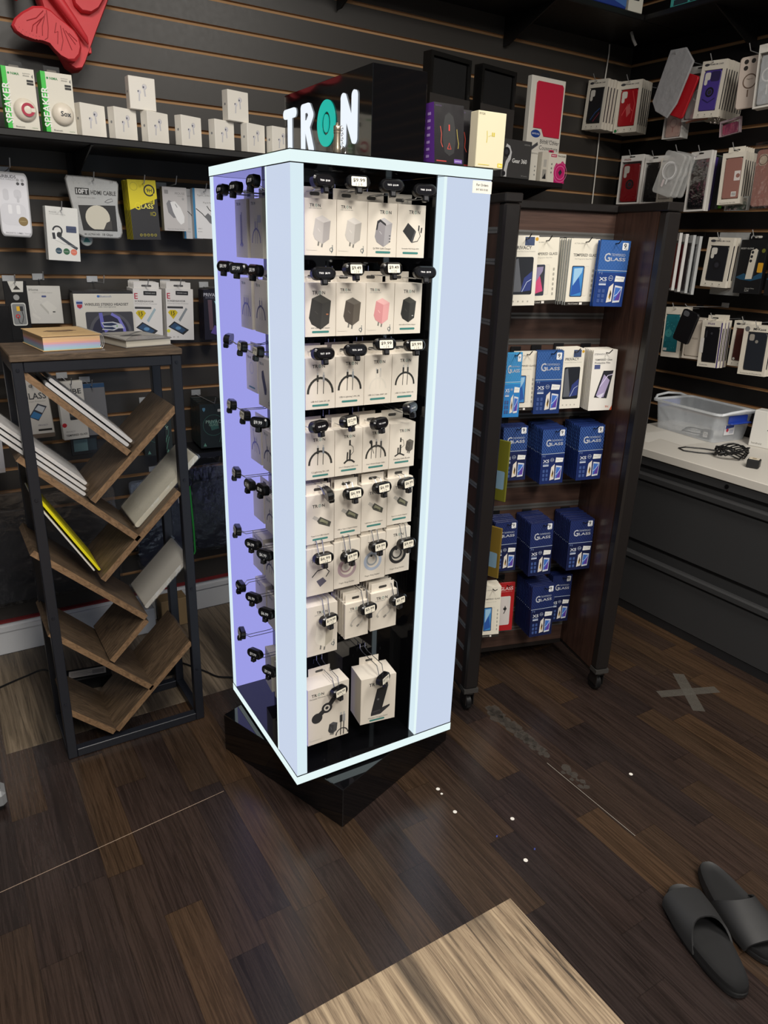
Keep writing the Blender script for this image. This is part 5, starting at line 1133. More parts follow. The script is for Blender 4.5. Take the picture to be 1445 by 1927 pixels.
for q, (x, lb_, sh_) in enumerate(((.6319, 'white screen protector box beside the bird-head headset box, front of its stack', 'nearer the headset box'), (.7352, 'white screen protector box with a round yellow sticker, front of its stack', 'nearer the kiosk'))):
    o = wpack('screen_protector_box', lb_, 'screen protector', (x, 2.4353, 1.165), 0, -2, .090, .163, .012, scr(q), mat('d2cfcc'), hookz=1.252, hlabel='black hook carrying the white screen protector boxes ' + sh_)
    t = MB(); t.box(-.04, .003, .163, .04, .0055, .183, mat('d8d5d2')); t.art([('rr', .3, .3, .7, .6, .05, '4a4848')], -.04, .163, .08, .02, .0028); t.build('hang_tab', o)
    behind(o, .0135, 5, 0, 'white screen protector box behind the front one of the stack ' + sh_, W)
wpack('screen_protector_pack', 'dark privacy screen pack half hidden by the lavender kiosk edge', 'screen protector', (.870, 2.4853, 1.1565), 0, -1, .075, .1678, .01, [('tb', 'PRIVACY', .42, .9, .8, 'b8b8c4'), ('t', 'Screen', .3, .85, .4, '77778a'), ('p', [(.2, .8), (.4, .8), (.44, .2), (.26, .2)], '5a4450'), ('p', [(.5, .78), (.9, .76), (.9, .5), (.7, .55)], '7ab0b8'), ('p', [(.3, .14), (.6, .1), (.8, .2), (.5, .3)], '5c4c98')], mat('1e1c26', .3), n=3, step=.014, bl='dark privacy screen pack behind the front one by the kiosk edge', hlabel='black hook carrying the dark privacy packs', hookz=1.245)
# third row, seen through the bookshelf
wpack('accessory_pack', 'teal-edged flat pack just under the bookshelf top', 'accessory pack', (.493, 2.4653, 1.012), 0, .6, .16, .012, .05, [('t', 'TYPE', .86, .5, .2, '9ac0be')], mat('3a7a7c', .4))
wpack('screen_protector_box', 'white glass box with a blue phone drawn on it, behind the bookshelf leg', 'screen protector', (.2652, 2.4653, .8824), -9, 2.8, .0900, .1836, .012, [('tb', 'GLASS', .56, .73, .76, '4a4a4c', .11), ('t', 'Screen Protector', .6, .64, .6, '9a9894'), ('e', .5, .9, .06, .06, '8a8884'), ('p', [(.28, .38), (.62, .6), (.9, .54), (.56, .3)], '3a3e48'), ('p', [(.32, .38), (.46, .47), (.7, .4), (.56, .32)], '3c78ac'), ('p', [(.5, .5), (.64, .57), (.84, .52), (.72, .43)], 'c0c4c8'), ('t', 'PRIVACY', .68, .22, .3, '6a6a80'), ('r', .5, .12, .94, .155, '2a2826'), ('r', 0, 0, 1, .075, '6a5c50')], mat('cfcac2'), n=2, step=.016, bl='white glass box behind the blue phone one', hlabel='chrome hook carrying the white glass boxes behind the bookshelf leg', hookz=.962)
o = wpack('screen_protector_box', 'white tempered glass box with a red dot and a dark phone window', 'screen protector', (.3726, 2.4353, .8753), 3, 1, .0773, .1849, .012, [('tb', 'CUBE', .5, .83, .8, '2a2a2c', .09), ('rr', .34, .34, .8, .7, .04, '26282c'), ('p', [(.34, .4), (.6, .64), (.8, .66), (.8, .38)], '4a5054'), ('rr', .5, .66, .76, .74, .03, '8a7ab0'), ('e', .09, .26, .09, .09, 'b81c28'), ('t', 'PRIVACY', .3, .14, .36, '8a8886'), ('tb', 'TEMPERED GLASS', .52, .075, .84, '3a3a3c', .035)], mat('d4d0c8'), n=1, step=.016, bl='white tempered glass box behind the one with the red dot', hlabel='chrome hook carrying the red-dot glass boxes', hookz=.958)
wpack('tablet_sleeve', 'plain grey frosted sleeve hung beside the red-dot box', 'tablet sleeve', (.4420, 2.4853, .8627), -6, 1, .085, .172, .006, [('r', 0, .92, 1, 1, '26486c')], mat('77777a', .4), hlabel='chrome hook carrying the grey frosted sleeve', hookz=.94)
wpack('accessory_pack', 'small dark pack with a pale blue square below the red-dot box', 'accessory pack', (.405, 2.50, .742), 3, 0, .085, .062, .008, [('r', .1, .2, .62, .85, '6a8a8c'), ('r', .62, .2, .95, .85, '26343c')], mat('14161a', .35))
pg_ops = [('r', 0, 0, 1, 1, '1c2626'), ('ring', .5, .52, .4, .385, '3c6a60'), ('p', [(.32, .6), (.62, .66), (.7, .44), (.42, .4)], '38645c'), ('t', 'PRIVACY', .55, .6, .68, '9ab8a8'), ('t', 'GLASS', .5, .53, .36, '8aa898'), ('p', [(.1, .92), (.2, .92), (.2, .87), (.15, .83), (.1, .87)], '5a8aa8'), ('rr', .66, .82, .9, .88, .02, 'c8c8c4'), ('l', [(.7, .12), (.84, .44)], .012, '5a9a80'), ('l', [(.78, .12), (.9, .4)], .012, '5a9a80'), ('p', [(.1, .04), (.22, .04), (.16, .12)], '6aa08c'), ('p', [(.78, .04), (.9, .04), (.84, .12)], '6aa08c')]
wpack('screen_protector_box', 'dark green privacy glass box beside the kiosk, front of its long row', 'screen protector', (.820, 2.4053, .7877), -5, -1, .094, .156, .011, pg_ops, mat('141a1a', .35), n=9, step=.0145, bl='dark green privacy glass box in the row behind the front one by the kiosk', hlabel='chrome hook carrying the dark green privacy boxes by the kiosk', hookz=.868)
wpack('screen_protector_box', 'dark green privacy glass box seen behind the slanted bookshelf board', 'screen protector', (.632, 2.4353, .775), -5, 0, .094, .156, .011, pg_ops, mat('141a1a', .35), n=3, step=.0145, bl='dark green privacy glass box behind the slanted bookshelf board, back of its row', hlabel='chrome hook carrying the privacy boxes behind the bookshelf', hookz=.855)
wpack('display_tray', 'thin black tray ledge under the dark green privacy boxes', 'tray', (.79, 2.39, .690), 0, 0, .26, .02, .16, [], mat('15161a', .4))
# laptop sleeves low on the wall
dk = mat('1d1f24', .6); nv = mat('171c34', .6)
bagf = film('smoky_bag', '9a9ca2', .2, .2)
def sleeve(label, c, yaw, roll, w_, h_, m, over=.008, ops=()):
    b = MB(); b.prism(rrect(-w_ / 2, 0, w_ / 2, h_, .02), -.010, .010, m, c=.004)
    b.art(list(ops), -w_ / 2, 0, w_, h_, -.0102)
    o = b.build('laptop_sleeve'); tag(o, label, 'laptop sleeve', 'dark laptop sleeves on the back wall'); put(o, c, yaw, roll, h_, .02)
    f = MB(); f.prism(rrect(-w_ / 2 - over, -over, w_ / 2 + over, h_ + .06, .012), -.0125, .0125, bagf); f.build('plastic_bag', o)
rib = lambda n: [('r', i / n, .02, i / n + .004, .98, '121418') for i in range(1, n)]
sleeve('black bagged laptop sleeve low on the wall at the picture edge', (.095, 2.505, .385), 3, -2, .23, .33, dk)
sleeve('dark grey bagged laptop sleeve low on the wall behind the bookshelf', (.365, 2.515, .370), -3, 0, .225, .31, dk, ops=rib(7) + [('r', .06, .93, .16, .96, 'a8a6a4')])
sleeve('navy bagged laptop sleeve with a green corner behind the bookshelf', (.645, 2.500, .395), 0, 1, .19, .27, nv, ops=rib(6) + [('r', .82, .84, .98, .92, 'a8a8b0')])
gt = MB()
gt.tube([(-.006, 0, .13), (-.003, 0, .05), (0, 0, -.05), (.0, 0, -.13), (-.006, 0, -.14), (-.03, 0, -.142)], .0035, mat('2f9a44', .35), 8)
o = gt.build('green_strap', smooth=True); tag(o, 'bright green rubber strap hanging beside the navy laptop sleeve', 'strap'); o.location = (.748, 2.478, .425)
sleeve('dark navy bagged laptop sleeve with vertical ribs beside the kiosk', (.865, 2.495, .425), -2, 1, .21, .27, mat('191d2c', .6), ops=rib(6))
for x, z, w_ in ((.095, .585, 'edge'), (.365, .575, 'bookshelf'), (.645, .6, 'green corner'), (.865, .625, 'kiosk')):
    bhook(x, z, .10, 'chrome hook above the dark laptop sleeve by the ' + w_)
crumple = MB()
for k in range(3):
    crumple.prism([(-.05 + random.uniform(-.006, .006), -.16), (.05, -.15 + random.uniform(-.01, .01)), (.055, .05), (.03, .16), (-.04, .155), (-.058, .03)], -.012 + k * .008, -.008 + k * .008, film('crinkled_bag', 'e8e8ec', .35, .08))
o = crumple.build('plastic_bag'); tag(o, 'crinkled shiny clear bag hanging at the picture edge beside the bookshelf', 'bag'); o.location = (.105, 2.43, .86)
MB().box(-.045, .001, -.13, .045, .003, .12, mat('161618', .4)).build('black_insert', o)
bhook(.105, 1.0, .13, 'chrome hook carrying the crinkled clear bag')

# ------------------------------------------------------------------ top corner shelves
us = empty('corner_shelf', (XR, YB, 2.257)); tag(us, 'black L-shaped shelf high in the corner with boxes on it', 'shelf')
MB().cbox(-1.9, -.300, 0, -.0006, -.0006, .022, .003, shelf_m).build('shelf_board', us)
MB().cbox(-.300, -2.6, 0, -.0006, -.3005, .022, .003, shelf_m).build('shelf_board', us)
for x in (-1.5, -.75): 
    b = MB(); b.prism([(-.28, -.0005), (-.002, -.0005), (-.002, -.10), (-.03, -.10)], x - .003, x + .003, shelf_m, Matrix(((0, 1, 0, 0), (1, 0, 0, 0), (0, 0, 1, 0), (0, 0, 0, 1)))); b.build('bracket', us)
for y in (-.6, -1.3):
    b = MB(); b.prism([(-.28, -.0005), (-.002, -.0005), (-.002, -.10), (-.03, -.10)], y - .003, y + .003, shelf_m); b.build('bracket', us)
UZ = 2.2795
b = MB(); b.cbox(-.165, -.06, 0, .165, .06, .14, .002, mat('24388c', .35)); b.art([('p', [(0, .0), (.3, .1), (.5, .02), (.8, .14), (1, .05), (1, .3), (.6, .4), (.2, .3)], '4a74b8'), ('e', .78, .4, .08, .08, '7aa4dc')], -.165, 0, .33, .14, -.0602)
o = b.build('gadget_box'); tag(o, 'blue box with pale swirls on the high corner shelf', 'box'); o.location = (2.325, 2.350, UZ)
b = MB(); b.cbox(-.036, -.015, 0, .036, .015, .19, .001, mat('dcd8cc', .5)); b.art([('rr', .28, .2, .72, .9, .05, '2a2a30'), ('l', [(.4, .25), (.4, .7)], .06, '8a8a90'), ('l', [(.6, .25), (.6, .7)], .06, '8a8a90')], -.036, 0, .072, .19, -.0152)
o = b.build('gadget_box'); tag(o, 'narrow white box with a dark window standing at the high shelf corner', 'box'); o.location = (2.546, 2.306, UZ); o.rotation_euler = (0, 0, R(-6))
b = MB(); b.cbox(-.13, -.06, 0, .13, .06, .16, .002, mat('4ab0a8', .45)); b.art([('r', .06, .03, .3, .14, '26343c'), ('r', .34, .03, .5, .14, '26343c'), ('rr', .52, .2, .8, .3, .02, 'e4e4e4')], -.13, 0, .26, .16, -.0602)
o = b.build('gadget_box'); tag(o, 'teal box on the high shelf along the darker wall', 'box'); o.location = (2.668, 2.050, UZ); o.rotation_euler = (0, 0, R(-90))
wc = MB().tube([(2.731, 2.577, 2.250), (2.734, 2.577, 2.217), (2.728, 2.577, 2.115), (2.732, 2.577, 2.0), (2.736, 2.577, 1.886), (2.740, 2.577, 1.756), (2.742, 2.577, 1.60)], .0028, mat('d8d4cc', .5), 8).build('hanging_cable', smooth=True); tag(wc, 'thin white cord hanging down in the corner of the dark walls', 'cord')
cv = MB().tube([(2.66, 2.40, 2.252), (2.665, 2.39, 2.225), (2.68, 2.385, 2.205)], .006, mat('8a8884', .4), 8).build('cable_clip', smooth=True); tag(cv, 'short bent grey strip under the high corner shelf', 'cable clip')

# ------------------------------------------------------------------ phone cases on the darker wall
CG = 'phone cases on the darker wall'
def rhook(y, z, length, label, tip='c8cacc'):
    hook((XR - .0005, y, z), -90, length, label, 'hooks on the darker wall', tip, '1c1c1e', .022)
def phone(col, w_, h_, d_, parts=(), rough=.4, camera='upper', hole='d4d0c8', metal=0):
    b = MB().prism(rrect(-w_ / 2, -h_ / 2, w_ / 2, h_ / 2, w_ * .13), -d_ / 2, d_ / 2, mat(col, rough, metal), c=min(.002, d_ * .3))
    if camera == 'upper': b.art([('rr', .08, .76, .4, .95, .08, hole), ('rr', .08, .64, .26, .80, .08, hole)], -w_ / 2, -h_ / 2, w_, h_, -d_ / 2 - .0002)
    elif camera == 'square': b.art([('rr', .1, .77, .44, .94, .1, hole)], -w_ / 2, -h_ / 2, w_, h_, -d_ / 2 - .0002)
    b.art(list(parts), -w_ / 2, -h_ / 2, w_, h_, -d_ / 2 - .0003)
    return b
def case_box(label, c, yaw, roll, w_, h_, d_, ph, head, body='ddd6c8', n=0, step=.02, bl=None, hl=None, win=(.13, .12, .87, .84), foot=True, tab=False, hk=True, tip='c8cacc', side=None):
    B_ = mat(body, .5); x0, z0, x1, z1 = win
    x0 = (x0 - .5) * w_; x1 = (x1 - .5) * w_; z0 *= h_; z1 *= h_
    b = MB(); W2 = w_ / 2
    b.box(-W2, -d_ / 2, 0, x0, d_ / 2, h_, B_); b.box(x1, -d_ / 2, 0, W2, d_ / 2, h_, side and mat(side) or B_)
    b.box(x0, -d_ / 2, 0, x1, d_ / 2, z0, B_); b.box(x0, -d_ / 2, z1, x1, d_ / 2, h_, B_); b.box(x0, d_ / 2 - .001, z0, x1, d_ / 2, z1, B_)
    ops = list(head)
    if foot: ops += [('e', .2 + .28 * i, .06, .022, .022, '77736c') for i in range(3)] + [('t', 'armor', .2 + .28 * i, .025, .12, '8a867e') for i in range(3)]
    b.art(ops, -W2, 0, w_, h_, -d_ / 2 - .0002)
    for sg in (-1, 1):      # the window wraps round the sides
        b.art([('rr', .3, .14, .7, .84, .1, '26242a')], -d_ / 2, 0, d_, h_, -W2 - .0001, Matrix.Rotation(sg * PI / 2, 4, 'Z'))
    if tab:
        b.box(-w_ * .36, d_ / 2 - .001, h_, w_ * .36, d_ / 2, h_ + .02, B_); b.art([('rr', .3, .3, .7, .6, .06, '26241f')], -w_ * .36, h_, w_ * .72, .02, d_ / 2 - .0012)
    o = b.build('phone_case_box'); tag(o, label, 'phone case box', CG)
    p = ph(x1 - x0 - .003, z1 - z0 - .003, min(.009, d_ - .004)).build('phone_case', o); p.location = ((x0 + x1) / 2, -d_ / 2 + min(.009, d_ - .004) / 2 + .0008, (z0 + z1) / 2)
    put(o, c, yaw, roll, h_, d_)
    if n: behind(o, step, n, yaw, bl, CG)
    if hk: rhook(c[1], c[2] + h_ / 2 - .008 + (.012 if tab else 0), XR - c[0] + .03, hl or 'black hook carrying the ' + label.split(',')[0], tip)
    return o
prem = [('e', .2, .93, .1, .045, '3a3a40'), ('tb', 'PREMIUM CASE', .58, .93, .56, '3a3a40', .026)]
def bag_case(label, c, yaw, roll, w_, h_, ph, head, card='dcd9d4', n=0, step=.016, bl=None, hk=True, pw=.76, pht=.78, tip='c8cacc', d_=.012):
    """case in a clear bag with a printed white header and rim"""
    b = MB(); W2 = w_ / 2
    b.box(-W2, -d_ / 2, h_ * .87, W2, d_ / 2, h_, mat(card, .4)); b.box(-W2, -d_ / 2, 0, -W2 + w_ * .06, d_ / 2, h_ * .87, mat(card, .4)); b.box(W2 - w_ * .06, -d_ / 2, 0, W2, d_ / 2, h_ * .87, mat(card, .4)); b.box(-W2 + w_ * .06, -d_ / 2, 0, W2 - w_ * .06, d_ / 2, h_ * .03, mat(card, .4))
    b.art(list(head) + [('rr', .38, .95, .62, .975, .03, '26241f')], -W2, 0, w_, h_, -d_ / 2 - .0002)
    o = b.build('phone_case_pack'); tag(o, label, 'phone case pack', CG)
    p = ph(w_ * pw, h_ * pht, .007).build('phone_case', o); p.location = (0, 0, h_ * .045 + h_ * pht / 2)
    MB().box(-W2 + w_ * .06, -d_ / 2, h_ * .03, W2 - w_ * .06, -d_ / 2 + .0004, h_ * .87, clear).build('clear_window', o)
    put(o, c, yaw, roll, h_, d_)
    if n: behind(o, step, n, yaw, bl, CG)
    if hk: rhook(c[1], c[2] + h_ / 2 - .008, XR - c[0] + .03, 'black hook carrying the ' + label.split(',')[0], tip)
    return o
ringp = [('ring', .5, .46, .24, .15, '141418'), ('e', .5, .46, .12, .12, '2c2c34')]
# top row
o = case_box('white boxed black phone case by the room corner, top row', (2.6252, 2.520, 2.000), -84, -2.8, .1028, .1907, .017, lambda w_, h_, d_: phone('17181c', w_, h_, d_, [('l', [(.3, .1), (.6, .3), (.9, .42)], .05, '2c4a80'), ('l', [(.5, .05), (.9, .3)], .05, '7a2c3c')]), prem, n=5, step=.021, bl='white phone case box in the stack by the room corner, top row')
case_box('white boxed glossy red phone case, top row', (2.725, 2.4261, 1.9923), -76, 0, .1074, .1976, .017, lambda w_, h_, d_: phone('a01820', w_, h_, d_, [('l', [(.2, .3), (.5, .6), (.8, .4)], .04, 'd0484c'), ('p', [(.4, .5), (.62, .62), (.7, .36), (.5, .24)], 'b85a58'), ('l', [(.7, .95), (.9, .6), (.8, .1)], .05, 'c83a3c')], .2), prem + [('e', .1, .04, .06, .06, '1f7a44')], n=4, step=.019, bl='white phone case box behind the glossy red one, top row')
g = MB().prism([(-.05, .11), (.02, .125), (.075, .085), (.06, -.06), (.035, -.115), (-.03, -.10), (-.06, -.07)], -.004, .004, film('frosted_sleeve', 'a8a8aa', .9, .35), c=.002)
o = g.build('frosted_sleeve', smooth=True); tag(o, 'tilted frosted grey sleeve hanging in front of the top-row phone cases', 'sleeve'); o.location = (2.668, 2.172, 2.035); o.rotation_euler = (0, R(14), R(-90))
rhook(2.165, 2.122, .24, 'black hook carrying the tilted frosted grey sleeve')
o = phone('b01822', .075, .15, .009, camera=None).build('phone_case'); tag(o, 'bright red phone case tilted behind the frosted grey sleeve', 'phone case', CG); o.location = (2.690, 2.120, 1.990); o.rotation_euler = (0, R(20), R(-90))
o = bag_case('clear bagged pink-white case card below the frosted sleeve, top row', (2.735, 2.185, 1.905), -90, 0, .092, .11, lambda w_, h_, d_: phone('d8b4a8', w_, h_, d_, [('ring', .5, .6, .25, .2, 'b89088'), ('l', [(.5, .2), (.5, .45)], .05, 'b07068')], camera=None), [], n=2, bl='clear bagged case behind the pink-white card', hk=False)
o = bag_case('clear bagged case with a white ring beside the purple phone case, top row', (2.715, 2.085, 1.995), -88, -2, .085, .19, lambda w_, h_, d_: phone('b9b9b6', w_, h_, d_, [('ring', .6, .55, .3, .24, 'e8e8e8')], camera=None), [], 'a8a8a4', n=1, bl='clear bagged case behind the white ring one', hk=False)
case_box('white boxed purple phone case with a ring stand, front of the fanned stack', (2.6952, 2.0082, 1.998), -84, -2, .0984, .192, .016, lambda w_, h_, d_: phone('4a3a8c', w_, h_, d_, [('rr', .42, .72, .95, .97, .1, '2c2450')] + ringp + [('l', [(.14, .3), (.5, .2), (.86, .3)], .06, '2a2258')], .35), prem, n=8, step=.019, bl='white phone case box in the fanned stack behind the purple one', tip='d8dadc')
o = phone('cfc0b4', .0764, .1682, .009, [('e', .3, .9, .1, .1, '26201c'), ('e', .62, .9, .1, .1, '26201c'), ('e', .3, .78, .1, .1, '26201c'), ('ring', .54, .52, .32, .27, '6a5444'), ('l', [(.5, .22), (.5, .36)], .06, '6a5444'), ('t', 'Magnetic', .54, .56, .3, '6a5a4c')], .2, None).build('phone_case'); tag(o, 'clear case with a gold magnetic ring beside the purple boxed stack', 'phone case', CG); put(o, (2.6852, 1.8488, 1.9971 + .0841), -76, 3.7, .1682, .009)
rhook(1.86, 2.095, .22, 'black hook carrying the gold ring phone case')
o = bag_case('white bagged magnetic ring case cut by the picture edge, top row', (2.665, 1.755, 2.005), -80, 4, .088, .20, lambda w_, h_, d_: phone('c4c6c8', w_, h_, d_, [('ring', .45, .6, .34, .26, 'ececec'), ('l', [(.45, .2), (.45, .4)], .07, 'ececec')], camera=None), [], 'd8d4cc', n=2, bl='white bagged magnetic ring case behind the edge one')
ch = MB()
for i in range(26):
    a = i * .9; ch.tube([(.018 * math.cos(a) * (.4 + i % 5 * .15) + .004 * math.cos(t), -.01 + .02 * (i / 26) - .01 + .003 * math.sin(t), .012 * math.sin(a * 1.7) + .004 * math.sin(t)) for t in [2 * PI * k / 7 for k in range(7)]], .0008, mat('77706a', .3, .8), 4, closed=True)
o = ch.build('phone_chain'); tag(o, 'tangled dark metal chain under the purple boxed phone case', 'chain'); o.location = (2.715, 1.985, 1.893)
o = MB().tube([(0, .045, 0), (0, .02, .004), (0, -.05, .006)], .004, mat('a07460', .3, .7), 8).build('phone_strap', smooth=True); tag(o, 'rose gold strap bar under the fanned phone case stack', 'strap'); o.location = (2.705, 2.055, 1.895)
o = bag_case('small pink card hanging low under the fanned stack, top row', (2.745, 1.93, 1.868), -90, 8, .085, .055, lambda w_, h_, d_: phone('a83468', w_, h_, d_, camera=None), [], 'c9b4bc', hk=False, pht=.7)
# second row
bag_case('white bagged red ring-stand case above the brown rack', (2.7352, 2.3687, 1.7047), -82, .7, .1089, .195, lambda w_, h_, d_: phone('8c141c', w_, h_, d_, ringp, .25), [('tb', 'muse', .3, .91, .3, '8a4a50')], n=3, bl='white bagged case behind the red ring-stand one', tip='d8dadc')
bag_case('white-topped bag with a black phone case behind the red one, second row', (2.755, 2.262, 1.70), -84, 0, .098, .185, lambda w_, h_, d_: phone('0f0f11', w_, h_, d_, camera=None), [('t', 'CELL', .3, .9, .2, '6a6a6a')], n=1, bl='white-topped bag behind the black phone case one')
case_box('cream box with a dotted bow print behind the clear ring case', (2.745, 2.185, 1.69), -84, 1, .07, .18, .015, lambda w_, h_, d_: phone('d4ccc4', w_, h_, d_, [('e', .4, .2, .2, .2, '3c3060'), ('e', .65, .14, .16, .16, '3c3060'), ('e', .4, .2, .08, .08, 'd8d4e0')], camera=None), prem, hk=False)
o = phone('a8a8a8', .100, .160, .010, camera=None).build('phone_case'); o.data.materials[0] = film('clear_case', 'd8d8d6', .4, .1)
MB().art([('ring', .5, .58, .34, .28, 'f0f0f0'), ('ring', .58, .57, .32, .27, 'c9c9c9'), ('rr', .36, .18, .46, .36, .04, 'e4d8d8'), ('rr', .52, .26, .6, .38, .03, 'e4e4e4')], -.05, -.08, .1, .16, -.0056).build('magnet_ring', o)
tag(o, 'tilted clear phone case with a white magnetic ring, second row', 'phone case', CG); o.location = (2.662, 2.110, 1.708); o.rotation_euler = (0, R(17), R(-90))
for k in (1, 2):
    c_ = dup(o); c_.location = (2.662 + .016 * k, 2.110 - .012 * k, 1.706); c_.rotation_euler = (0, R(17 - 2 * k), R(-90)); c_['label'] = 'clear phone case behind the tilted magnetic ring case'; 
rhook(2.085, 1.785, .25, 'black hook carrying the tilted clear ring cases', 'd8dadc')
bag_case('tall white bag with a smooth black phone case, second row', (2.6952, 1.995, 1.6769), -92, 1.4, .0937, .2168, lambda w_, h_, d_: phone('15151a', w_, h_, d_, [('l', [(.5, .1), (.55, .5)], .01, '3a3a40')], .2, None), [('t', 'SAVE', .2, .92, .2, '7a5a8a')], n=1, bl='tall white bag behind the smooth black case')
for k, (cl_, lb_) in enumerate((('3c2c70', 'white box with a purple edge beside the smooth black case'), ('2a2a2e', 'dark boxed case edge between the purple and green ones'), ('46484a', 'grey boxed case edge beside the green one'), ('58b820', 'bright green topped case pack in the second row'))):
    o = case_box(lb_, (2.722 + .030 * k, 1.990 + .004 * k, 1.668 + .004 * k), -90, 0, .084, .19, .014, lambda w_, h_, d_: phone('2c2c30', w_, h_, d_, camera=None), [('r', 0, .86, 1, 1, cl_)], n=0, foot=False, hk=(k == 3), body=cl_ if k != 1 else '2a2a2e')
case_box('white boxed dusty-rose phone case with a barcode sticker, second row', (2.6952, 1.8489, 1.6807), -80, 3, .0860, .1800, .017, lambda w_, h_, d_: phone('94685e', w_, h_, d_, [('rr', .62, .44, .98, .68, .02, 'd8d0cc'), ('e', .84, .56, .12, .12, '94685e'), ('r', .56, .05, .86, .17, 'dcd8d4')] + [('r', .6 + i * .035, .07, .615 + i * .035, .15, '2a2a2a') for i in range(7)], camera=None), [('t', 'Accessories for Life', .45, .03, .7, '5a5650')], n=4, step=.020, bl='white phone case box behind the dusty-rose one', foot=False, tab=True, win=(.14, .1, .9, .9))
o = bag_case('clear bottom-row bag with a green wrist strap under the dusty-rose box', (2.735, 1.835, 1.595), -92, 0, .10, .05, lambda w_, h_, d_: phone('5a6a5e', w_, h_, d_, camera=None), [], 'b0b2b0', hk=False, pht=.6)
o = phone('a87a70', .085, .19, .010, [('rr', .14, .72, .5, .92, .12, 'c8b8a4'), ('ring', .32, .82, .2, .17, '6a5048')], .3, None).build('phone_case'); tag(o, 'dusty-pink phone case in its clear pack at the picture edge, second row', 'phone case', CG); put(o, (2.685, 1.712, 1.675 + .095), -86, 3, .19, .01)
MB().box(-.05, -.0085, -.105, .05, -.008, .12, clear).build('clear_window', o)
rhook(1.715, 1.80, .23, 'black hook carrying the dusty-pink phone case')
# third row
for k, (y, m_, lb_) in enumerate(((2.075, 'a01c26', 'white bag seen edge-on with a red rim, third row beside the brown rack'), (2.048, '8c3038', 'white bag with a red-flecked rim, second from the brown rack'), (2.020, '5a5a5c', 'clear bag seen edge-on, third from the brown rack'), (1.992, '77787a', 'clear bag seen edge-on beside the black boxed case'))):
    bag_case(lb_, (2.722 + .004 * k, y, 1.375 - .004 * k), -122 if k < 2 else -116, 1, .085, .225, lambda w_, h_, d_: phone(m_, w_, h_, d_, camera=None), [], 'd0cecb' if k < 2 else 'b4b6b6', hk=(k == 0))
case_box('cream boxed black phone case with a ring stand, third row', (2.7152, 1.8589, 1.3797), -89, -1, .1104, .1851, .018, lambda w_, h_, d_: phone('1e1f24', w_, h_, d_, ringp, .35), prem, hl='black hook carrying the cream boxed black case, third row', n=1, step=.025, bl='cream phone case box behind the black one, third row')
b = MB().box(-.065, 0, 0, .065, .003, .235, film('clear_bag', 'c8caca', .45, .12)).build('plastic_bag'); tag(b, 'shiny clear bag hanging behind the cream boxed black case', 'bag'); put(b, (2.765, 1.838, 1.375), -90, 0, .235, .003)
bgl = [('r', 0, 0, 1, 1, '101114'), ('tb', 'BODY GLOVE', .27, .84, .48, 'b8b8b4', .03), ('p', [(0, .3), (.3, .38), (.6, .3), (1, .42), (1, .3), (.6, .24), (.2, .26)], '1f4a66'), ('p', [(.38, .27), (.44, .8), (.62, .84), (.72, .8), (.66, .28)], 'd2ccbe'), ('l', [(.72, .8), (.66, .28)], .05, '2c3034'), ('e', .5, .77, .05, .05, '26282c'), ('e', .49, .69, .05, .05, '26282c'), ('e', .48, .61, .05, .05, '26282c'), ('rr', .78, .4, .98, .58, .03, 'd09a28'), ('e', .9, .8, .07, .07, '6a6a28'), ('t', 'Samsung Galaxy', .62, .1, .36, 'a8a8a4'), ('t', 'S24', .52, .06, .16, 'a8a8a4')]
def body(label, y, z, yaw, hk=True):
    w_, h_, d_ = .1096, .1957, .02
    b = MB(); b.cbox(-w_ / 2, -d_ / 2, 0, w_ / 2, d_ / 2, h_, .001, mat('101114', .3)); b.art(bgl, -w_ / 2, 0, w_, h_, -d_ / 2 - .0002)
    b.box(-w_ * .36, d_ / 2 - .001, h_, w_ * .36, d_ / 2, h_ + .022, mat('101114', .3)); b.art([('rr', .3, .3, .7, .65, .06, 'c8c4bc'), ('l', [(.12, .2), (.18, .8), (.1, .4)], .03, 'c8c8c8')], -w_ * .36, h_, w_ * .72, .022, d_ / 2 - .0012)
    o = b.build('phone_case_box'); tag(o, label, 'phone case box', CG); put(o, (2.7352, y, z), yaw, .7, h_, d_)
    if hk: rhook(y, z + h_ / 2 + .008, XR - 2.7352 + .03, 'black hook carrying the ' + label)
    return o
body('black box with a white phone over a blue wave', 1.7277, 1.3686, -92)
body('black wave box cut off by the picture edge', 1.600, 1.368, -92)
# fourth row
case_box('white boxed teal glitter phone case beside the brown rack, fourth row', (2.7352, 2.0238, 1.0909), -88, 2.6, .0895, .2082, .016, lambda w_, h_, d_: phone('1f6a74', w_, h_, d_, [('e', .3, .5, .25, .25, '3a8a8c')] + [('e', random.random() * .9 + .05, random.random() * .9 + .05, .03, .03, random.choice(('2f8088', '155058', '48989a'))) for _ in range(40)] + [('r', .04, .03, .3, .1, 'd8d4d0')], .25, None), [], n=2, step=.02, bl='white phone case box behind the teal glitter one', foot=False, win=(.04, .1, .82, .86), tip='d8dadc')
o = case_box('cream boxed case hanging behind the tilted black one, fourth row', (2.7252, 1.9120, 1.0780), -90, 2, .085, .165, .016, lambda w_, h_, d_: phone('c9beb0', w_, h_, d_, [('t', 'muse', .6, .5, .4, '9a9084')], .5, None), [], 'cfc5b8', n=2, step=.018, bl='cream boxed case behind the front cream one', foot=False, win=(.06, .06, .94, .95), hk=False)
o = phone('101013', .078, .128, .011, [('rr', .1, .8, .46, .96, .1, '55565a')], .3, None).build('phone_case'); tag(o, 'tilted black phone case dangling from a metal hook, fourth row', 'phone case', CG); o.location = (2.650, 1.9010, 1.130); o.rotation_euler = (0, R(15), R(-90))
hook((XR - .0005, 1.905, 1.205), -90, .27, 'long bent steel hook holding the tilted black phone case', 'hooks on the darker wall', 'c8cacc', 'b9bbbd', .01)
